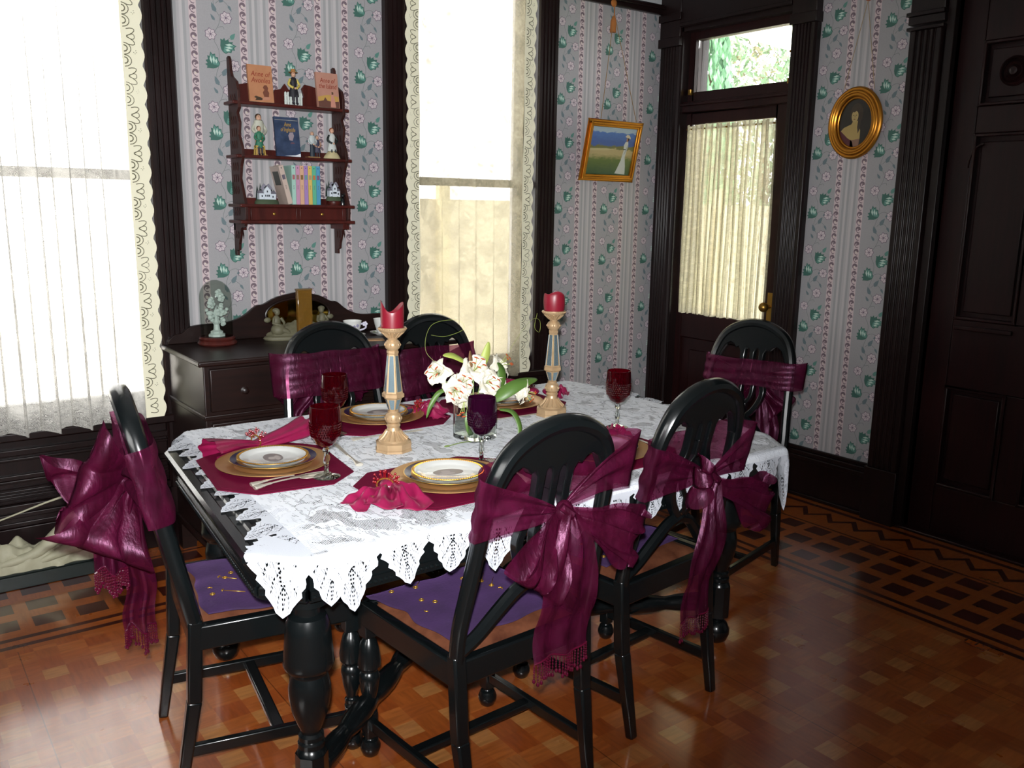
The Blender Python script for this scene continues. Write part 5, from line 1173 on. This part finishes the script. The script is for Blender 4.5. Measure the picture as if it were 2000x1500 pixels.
# small figurines
SK = flat('c49a80'); 
def doll(name, label, x, y, z, body, sleeve, hair, h, hat=None, seat=None, legs='1a1420', extra=None, man=False):
    t = thing(name, label, 'figurine', (x, y, z), 0, 'painted figurines on the wall shelf'); k = h/.15
    m = MB()
    if man: m.lathe([(.0, .0), (.016*k, 0), (.014*k, .05*k), (.013*k, .075*k)], 14, sq=.7); m.build('trousers', flat(legs), t); m = MB(); m.lathe([(.014*k, .07*k), (.019*k, .1*k), (.017*k, .118*k), (.006*k, .125*k)], 16, sq=.65)
    else:
        for s in (-1, 1): m.tube([(s*.008*k, -.012*k, .042*k), (s*.008*k, -.014*k, .006*k)], .0052*k, 8); m.ell((s*.008*k, -.019*k, .005*k), (.005*k, .009*k, .005*k), 8, 5)
        m.build('leg', flat(legs), t); m = MB(); m.lathe([(.023*k, .035*k), (.022*k, .05*k), (.013*k, .078*k), (.016*k, .10*k), (.012*k, .112*k), (.005*k, .118*k)], 18, sq=.75)
    m.build('dress' if not man else 'shirt', flat(body), t)
    m = MB()
    for s in (-1, 1): m.tube(spline([(s*.014*k, 0, .108*k), (s*.024*k, -.004*k, .085*k), (s*.008*k, -.018*k, .07*k)], 5), .0052*k, 8)
    m.build('sleeve', flat(sleeve), t)
    m = MB(); m.ell((0, -.001*k, .128*k), (.010*k, .0105*k, .0125*k)); m.tube([(0, 0, .112*k), (0, 0, .12*k)], .004*k, 8); m.ell((0, -.011*k, .127*k), (.002*k, .002*k, .0025*k), 6, 4); m.build('head', SK, t); m = MB(); m.ell((0, -.02*k, .069*k), .005*k, 8, 6); m.build('hands', SK, t)
    m = MB()
    for s in (-1, 1): m.ell((s*.0038*k, -.0105*k, .131*k), (.0014*k, .0008*k, .0014*k), 6, 4)
    m.tube([(-.003*k, -.0108*k, .1215*k), (.003*k, -.0108*k, .1215*k)], .0007*k, 4); m.build('face_paint', flat('4a2a2a'), t)
    m = MB(); m.ell((0, .003*k, .132*k), (.0115*k, .0105*k, .0115*k)); m.build('hair', flat(hair), t)
    if hat: m = MB(); m.lathe([(0, .152*k), (.009*k, .15*k), (.011*k, .139*k), (.02*k, .137*k), (.02*k, .1355*k), (0, .1355*k)], 20); m.build('hat', flat(hat), t)
    if seat == 'fence':
        m = MB()
        for j in range(7): a = -.036+j*.012; m.prism([(a-.0045, 0), (a+.0045, 0), (a+.0045, .05), (a, .056), (a-.0045, .05)], .004, .008, lambda u, v, w: (u, w, v))
        m.box(-.04, .04, .008, .011, .015, .02); m.box(-.04, .04, .008, .011, .037, .042); m.build('picket_fence', flat('c8d0ca'), t, smooth=0)
    if seat == 'stool':
        m = MB(); m.box(-.02, .02, -.012, .012, .034, .04)
        for sx in (-1, 1):
            for sy in (-1, 1): m.bar((sx*.017, sy*.01, .034), (sx*.02, sy*.012, 0), .005, .005, (0, 1, 0))
        m.build('stool', flat('a88a40'), t, smooth=0)
    if seat == 'mound': m = MB(); m.grid(lambda u, v: (lerp(.04, .012, v)*cos(2*pi*u)*(1+.06*sin(5*u*6.28)), lerp(.028, .012, v)*sin(2*pi*u), .036*v**.7), 24, 6, cu=True); m.lathe([(0, .036), (.012, .036)], 12); m.build('patchwork_mound', [flat('b8ac84')], t)
    if seat == 'base': m = MB(); m.box(-.028, .028, -.02, .018, -.006, .0); m.build('base', flat('8a6a40'), t)
    return t
doll('girl_figurine', 'figurine in a dark dress with yellow sleeves and straw hat on a white fence', 1.608, 3.80, 1.918, '16141c', 'c0ae54', '6a4028', .150, hat='9a6a34', seat='fence')
doll('girl_figurine', 'figurine in a green coat sitting on a stool, middle shelf left', 1.445, 3.80, 1.699, '2a6a50', '2a6a50', '5a3020', .128, seat='stool')
doll('man_figurine', 'pale shirted figurine standing behind the green coated one', 1.462, 3.845, 1.704, 'b4b4a4', 'b4b4a4', '4a3828', .180, man=True, legs='a07a50', seat='base')
doll('man_figurine', 'bald figurine in white shirt and dark trousers, middle shelf', 1.692, 3.81, 1.704, 'a8b0b0', 'a8b0b0', 'b0988a', .115, man=True, legs='1c2834', seat='base')
doll('woman_figurine', 'figurine with a grey bun and tan apron next to the white shirted man', 1.722, 3.825, 1.699, '3a3a4e', 'a07a66', '8a8480', .105)
doll('girl_figurine', 'figurine in black and white pinafore sitting on a patchwork mound', 1.783, 3.80, 1.699, 'b8bcb8', '14201e', '8a4a30', .142, seat='mound', legs='121a1a')
def cottage(label, x, y, z, w, group='miniature cottages'):
    t = thing('cottage_figurine', label, 'figurine', (x, y, z), 0, group)
    m = MB(); m.lathe([(0, 0), (w*.62, 0), (w*.6, .012), (w*.5, .02), (0, .021)], 28, sq=.55); m.build('grass_base', flat('3c4a34', .8), t)
    m = MB()
    for a, b, h, ya in ((-.42, -.1, .028, 0), (-.2, .15, .04, -.006), (.12, .42, .026, -.002)): m.box(a*w, b*w, ya-.012, ya+.014, .018, .018+h)
    m.prism([(-.2*w, .058), (.15*w, .058), (-.025*w, .076)], -.018, .006, lambda u, v, q: (u, q, v)); m.build('walls', flat('c4ccd4'), t, smooth=0)
    m = MB()
    for a, b, z0, zt, ya in ((-.45, -.12, .046, .058, 0), (.1, .45, .044, .056, 0)): m.prism([(-.016+ya, z0), (.018+ya, z0), (.001+ya, zt)], a*w, b*w, lambda u, v, q: (q, u, v))
    m.bar((-.22*w, -.006, .058), (-.025*w, -.006, .079), .028, .003, (0, 1, 0)); m.bar((.17*w, -.006, .058), (-.025*w, -.006, .079), .028, .003, (0, 1, 0)); m.build('roof', flat('7a7884'), t, smooth=0)
    m = MB()
    for a, z0 in ((-.3, .03), (-.12, .032), (-.02, .032), (.06, .032), (.25, .028), (-.03, .05)): m.box(a*w-.0025, a*w+.0025, -.0195, -.0178, z0, z0+.008)
    m.build('window_opening', flat('2a3038'), t, smooth=0)
    m = MB()
    for a, h in ((-.38, .05), (-.22, .062), (-.08, .05), (.36, .04), (.46, .034)): m.lathe([(.008, .02), (.006, .03+h*.4), (0, .03+h)], 10, (a*w, .02, 0))
    m.build('fir_tree', flat('1c2e28', .8), t)
cottage('miniature white cottage with dark firs at the left of the book row', 1.468, 3.80, 1.493, .088)
t = thing('trinket_box', 'small round dark wooden box under the right cottage', 'box', (1.785, 3.80, 1.493)); m = MB(); m.lathe([(0, 0), (.03, 0), (.032, .003), (.032, .016), (.029, .019), (0, .019)], 28); m.build('box', m_shelf, t)
cottage('miniature white gabled cottage at the right of the book row', 1.785, 3.80, 1.512, .06)
t = thing('black_cat_figurine', 'small dark glazed animal figurine at the right end of the bottom shelf', 'figurine', (1.822, 3.785, 1.493)); m = MB(); m.lathe([(0, 0), (.010, 0), (.0105, .014), (.007, .03), (0, .036)], 16); m.ell((0, -.003, .042), .0085); m.prism([(-.007, .047), (-.003, .05), (-.006, .056)], -.005, 0, lambda u, v, w: (u, w, v)); m.prism([(.007, .047), (.003, .05), (.006, .056)], -.005, 0, lambda u, v, w: (u, w, v)); m.tube([(.008, .004, .006), (.009, .012, .02), (.004, .012, .03)], .002, 6); m.build('body', simple('black_glaze', '14181a', .15), t)

# ---------------------------------------------------------------- pictures
def cord(t, pts, col='8a6a3a'):
    m = MB(); m.tube(pts, .0018, 6); m.build('hanging_cord', flat(col), t)
tilt = math.atan2(.075, .33)
t = thing('framed_painting', 'gilt framed painting of a lady in white by the sea, hung on cords', 'picture', (3.517, 3.878, 1.655), (tilt, 0, 0))
w, h = .205, .335
m = MB()
for r, (a, d0) in enumerate(((0, .012), (.012, .022), (.024, .016))):
    b = a+.0125
    for s in (0, 1):
        m.box(-w+a, w-a, -d0, 0, (a if s == 0 else h-b), (b if s == 0 else h-a)); x0, x1 = (-w+a, -w+b) if s == 0 else (w-b, w-a); m.box(x0, x1, -d0, 0, a, h-a)
m.build('frame', m_gold, t, bevel=.003)
pg = G('seaside_painting'); v, x, y, z = pg.xyz(); n = pg.noise(pg.scale(v, (1, 1, 3)), 26, 4)
zz = pg.ma('ADD', z, pg.ma('MULTIPLY', pg.ma('SUBTRACT', n, .5), .05))
c = pg.mix(pg.step(zz, .03, .12), H('2c4a34'), H('5a6a34')); c = pg.mix(pg.step(zz, .12, .15), c, H('a8986a')); c = pg.mix(pg.step(zz, .175, .18), c, H('6a6a3c')); c = pg.mix(pg.step(zz, .195, .20), c, H('3f5a94')); c = pg.mix(pg.step(zz, .22, .27), c, H('4a6ea8')); c = pg.mix(pg.step(zz, .268, .275), c, H('98aab4'))
pg.set(Base_Color=c, Roughness=.5)
m = MB(); m.box(-w+.034, w-.034, -.006, -.002, .034, h-.034); o = m.build('canvas', pg.m, t, smooth=0)
def paint(name, col, pts, l): m = MB(); m.poly([(u, -.0063-l*.0002, v) for u, v in pts]); m.build(name, flat(col), o, smooth=0)
paint('painted_dress', 'b8bcb4', [(.055, .045), (.135, .04), (.128, .085), (.112, .14), (.118, .18), (.124, .20), (.118, .225), (.098, .225), (.088, .205), (.094, .175), (.085, .12), (.068, .075)], 1)
paint('painted_belt', '3a3a3a', [(.089, .178), (.117, .18), (.117, .186), (.09, .184)], 2); paint('painted_head', 'a07a62', [(.104, .225), (.116, .225), (.118, .245), (.108, .25), (.1, .24)], 2); paint('painted_hat', 'c9bca0', [(.088, .252), (.13, .242), (.132, .247), (.118, .262), (.1, .264)], 3); paint('painted_hair', '3a2a20', [(.112, .23), (.122, .232), (.122, .246), (.108, .25)], 3)
paint('painted_arm', '9aa09c', [(.118, .212), (.124, .20), (.11, .165), (.1, .15), (.098, .156)], 3); paint('painted_path', 'b0a47a', [(-.17, .165), (-.05, .17), (.04, .178), (-.04, .183), (-.17, .178)], 1)
Mi = (Matrix.Translation((3.517, 3.878, 1.655)) @ Matrix.Rotation(tilt, 4, 'X')).inverted()
L = lambda *p: Mi @ V(p)
cord(t, [L(3.40, 3.80, 1.985), L(3.525, 3.862, 2.55)]); cord(t, [L(3.67, 3.80, 1.985), L(3.532, 3.862, 2.55)])
m = MB(); m.lathe([(0, 0), (.021, 0), (.021, .004), (.012, .01), (0, .012)], 20); m.build('cord_hook', flat('a0622c', .35), t, L(3.529, 3.872, 2.615), (rad(90)-tilt, 0, 0))
m = MB(); q = [L(3.527, 3.862, 2.60), L(3.527, 3.862, 2.545)]; m.tube(q, .003, 6); q = [L(3.525, 3.862, 2.545), L(3.524, 3.863, 2.52), L(3.523, 3.864, 2.46)]; m.tube(q, [.008, .016, .018], 10); m.build('tassel', flat('a0622c', .8), t)
t = thing('oval_portrait', 'oval gilt framed portrait of a lady in red drapery, hung on cords', 'picture', (3.968, 2.588, 1.923), (0, 0, 0))
m = MB(); A, B = .141, .166
for (d, r, o_) in ((0, .012, .012), (.014, .009, .02), (.026, .011, .017), (.041, .006, .01)):
    m.tube([(-o_, (A-d-.008)*cos(q), (B-d-.008)*sin(q)) for q in [k*2*pi/64 for k in range(64)]], r, 10, closed=True, up=(1, 0, 0))
m.build('frame', m_gold, t)
m = MB(); m.prism([((A-.04)*cos(q), (B-.04)*sin(q)) for q in [k*2*pi/48 for k in range(48)]], -.008, -.001, lambda u, v, w_: (w_, u, v)); o = m.build('canvas', flat('1a1610', .4), t, smooth=0)
def paint2(name, col, pts, l): m = MB(); m.poly([(-.0083-l*.0002, -u, v) for u, v in pts]); m.build(name, flat(col, .45), o, smooth=0)
el = lambda cx, cy, a, b, n=24: [(cx+a*cos(q), cy+b*sin(q)) for q in [k*2*pi/n for k in range(n)]]
paint2('painted_hair', '33261a', el(.004, .042, .034, .05), 1)
paint2('painted_shoulders', 'a08850', [(-.075, -.035), (-.06, -.02), (-.02, -.005), (-.012, .01), (.014, .01), (.018, -.01), (.03, -.035), (.03, -.075), (.0, -.085), (-.035, -.072)], 2)
paint2('painted_face', 'a48e5a', el(-.004, .032, .018, .029), 3); paint2('painted_fringe', '33261a', [(-.026, .04), (-.018, .052), (-.008, .050), (.002, .056), (.010, .050), (.016, .036), (.020, .05), (.010, .075), (-.012, .075), (-.024, .06)], 4); paint2('painted_drapery', '4a1620', [(-.088, -.03), (-.075, -.035), (-.035, -.07), (-.01, -.085), (.0, -.118), (-.04, -.112), (-.075, -.08)], 3); paint2('painted_dress', '7a5a4a', [(-.02, -.08), (.03, -.075), (.026, -.11), (.0, -.122), (-.02, -.116)], 3)
for s in (-1, 1): paint2('painted_eye', '2a2014', el(-.004+s*.008, .036, .0034, .0018, 10), 4)
paint2('painted_mouth', '6a3024', el(-.006, .018, .006, .002, 10), 4); paint2('painted_nose', '8a7444', [(-.006, .036), (-.002, .036), (-.001, .026), (-.007, .026)], 4)
paint2('painted_curl', '33261a', [(.018, .03), (.03, .01), (.026, -.03), (.018, -.05), (.012, -.02), (.014, .005)], 4)
for a in (2.665, 2.50): cord(t, [(-.012, a-2.588, .15), (-.008, 2.578-2.588, .555)], 'a08a6a')
m = MB(); m.lathe([(0, 0), (.018, 0), (.018, .004), (.01, .01), (0, .012)], 20); m.build('cord_hook', flat('a0522c', .35), t, (-.004, -.012, .57), (0, rad(-90), 0))

# ---------------------------------------------------------------- carved relief on the floor
t = thing('relief_sculpture', 'long cream plaster relief of reclining figures on a dark plinth under the window', 'sculpture', (.225, 3.80, 0))
m = MB(); m.box(-.62, .545, -.075, .06, 0, .055); m.box(-.61, .535, -.068, .06, .055, .062); m.build('plinth', flat('1c2422', .4), t, bevel=.004)
m = MB()
def rk(u, v):
    x = lerp(-.6, .515, u); top = .075+.035*(.5+.5*sin(x*9+1))+.03*noise.noise(V((x*9, 0, 3)))+(.05 if x > .33 else 0)*min(1, (x-.33)/.06)*(1-max(0, (x-.46)/.08)); a = pi*v
    y = -.06*cos(a)*(1+.3*noise.noise(V((x*18, v*6, 1)))); z = .06+top*sin(a)**.8*(1+.45*noise.noise(V((x*20, v*7, 7)))); return (x, y, z)
m.grid(rk, 200, 30); m.build('rock_mass', m_stone, t, smooth=70)
m = MB()
def limb(pts, r): m.tube(spline(pts, 5), [lerp(r[int(i/5)], r[min(len(r)-1, int(i/5)+1)], (i % 5)/5) for i in range((len(pts)-1)*5+1)], 12)
limb([(.10, -.045, .10), (.22, -.04, .12), (.30, -.03, .17), (.38, -.02, .235), (.43, 0, .27)], [.014, .022, .03, .034, .024])
limb([(-.16, -.04, .09), (-.09, -.045, .13), (-.02, -.045, .14), (.05, -.045, .11)], [.012, .026, .03, .02]); m.ell((.0, -.04, .155), (.03, .022, .022))
limb([(.24, -.05, .09), (.33, -.05, .115), (.42, -.045, .13), (.49, -.03, .14)], [.012, .022, .028, .024]); m.ell((.46, -.03, .175), (.024, .022, .026)); limb([(.49, -.035, .165), (.44, -.055, .145), (.38, -.055, .13)], [.012, .011, .009])
m.build('reclining_figure', m_stone, t, smooth=70)
m = MB()
limb([(-.30, -.035, .08), (-.22, -.03, .13), (-.19, -.02, .20)], [.014, .024, .03]); m.ell((-.20, -.02, .245), (.026, .024, .03)); limb([(-.18, -.03, .205), (-.06, -.03, .225), (.10, -.02, .265)], [.016, .011, .006]); limb([(-.17, -.035, .20), (-.14, -.05, .15), (-.17, -.05, .11)], [.013, .012, .01]); limb([(-.21, -.03, .20), (-.32, -.03, .21), (-.42, -.02, .18)], [.015, .012, .009])
m.build('kneeling_figure', m_stone, t, smooth=70)
m = MB(); m.tube([(.0, -.01, .24), (.28, .0, .31), (.36, .005, .325)], [.003, .004, .005], 8); m.build('staff', m_stone, t)
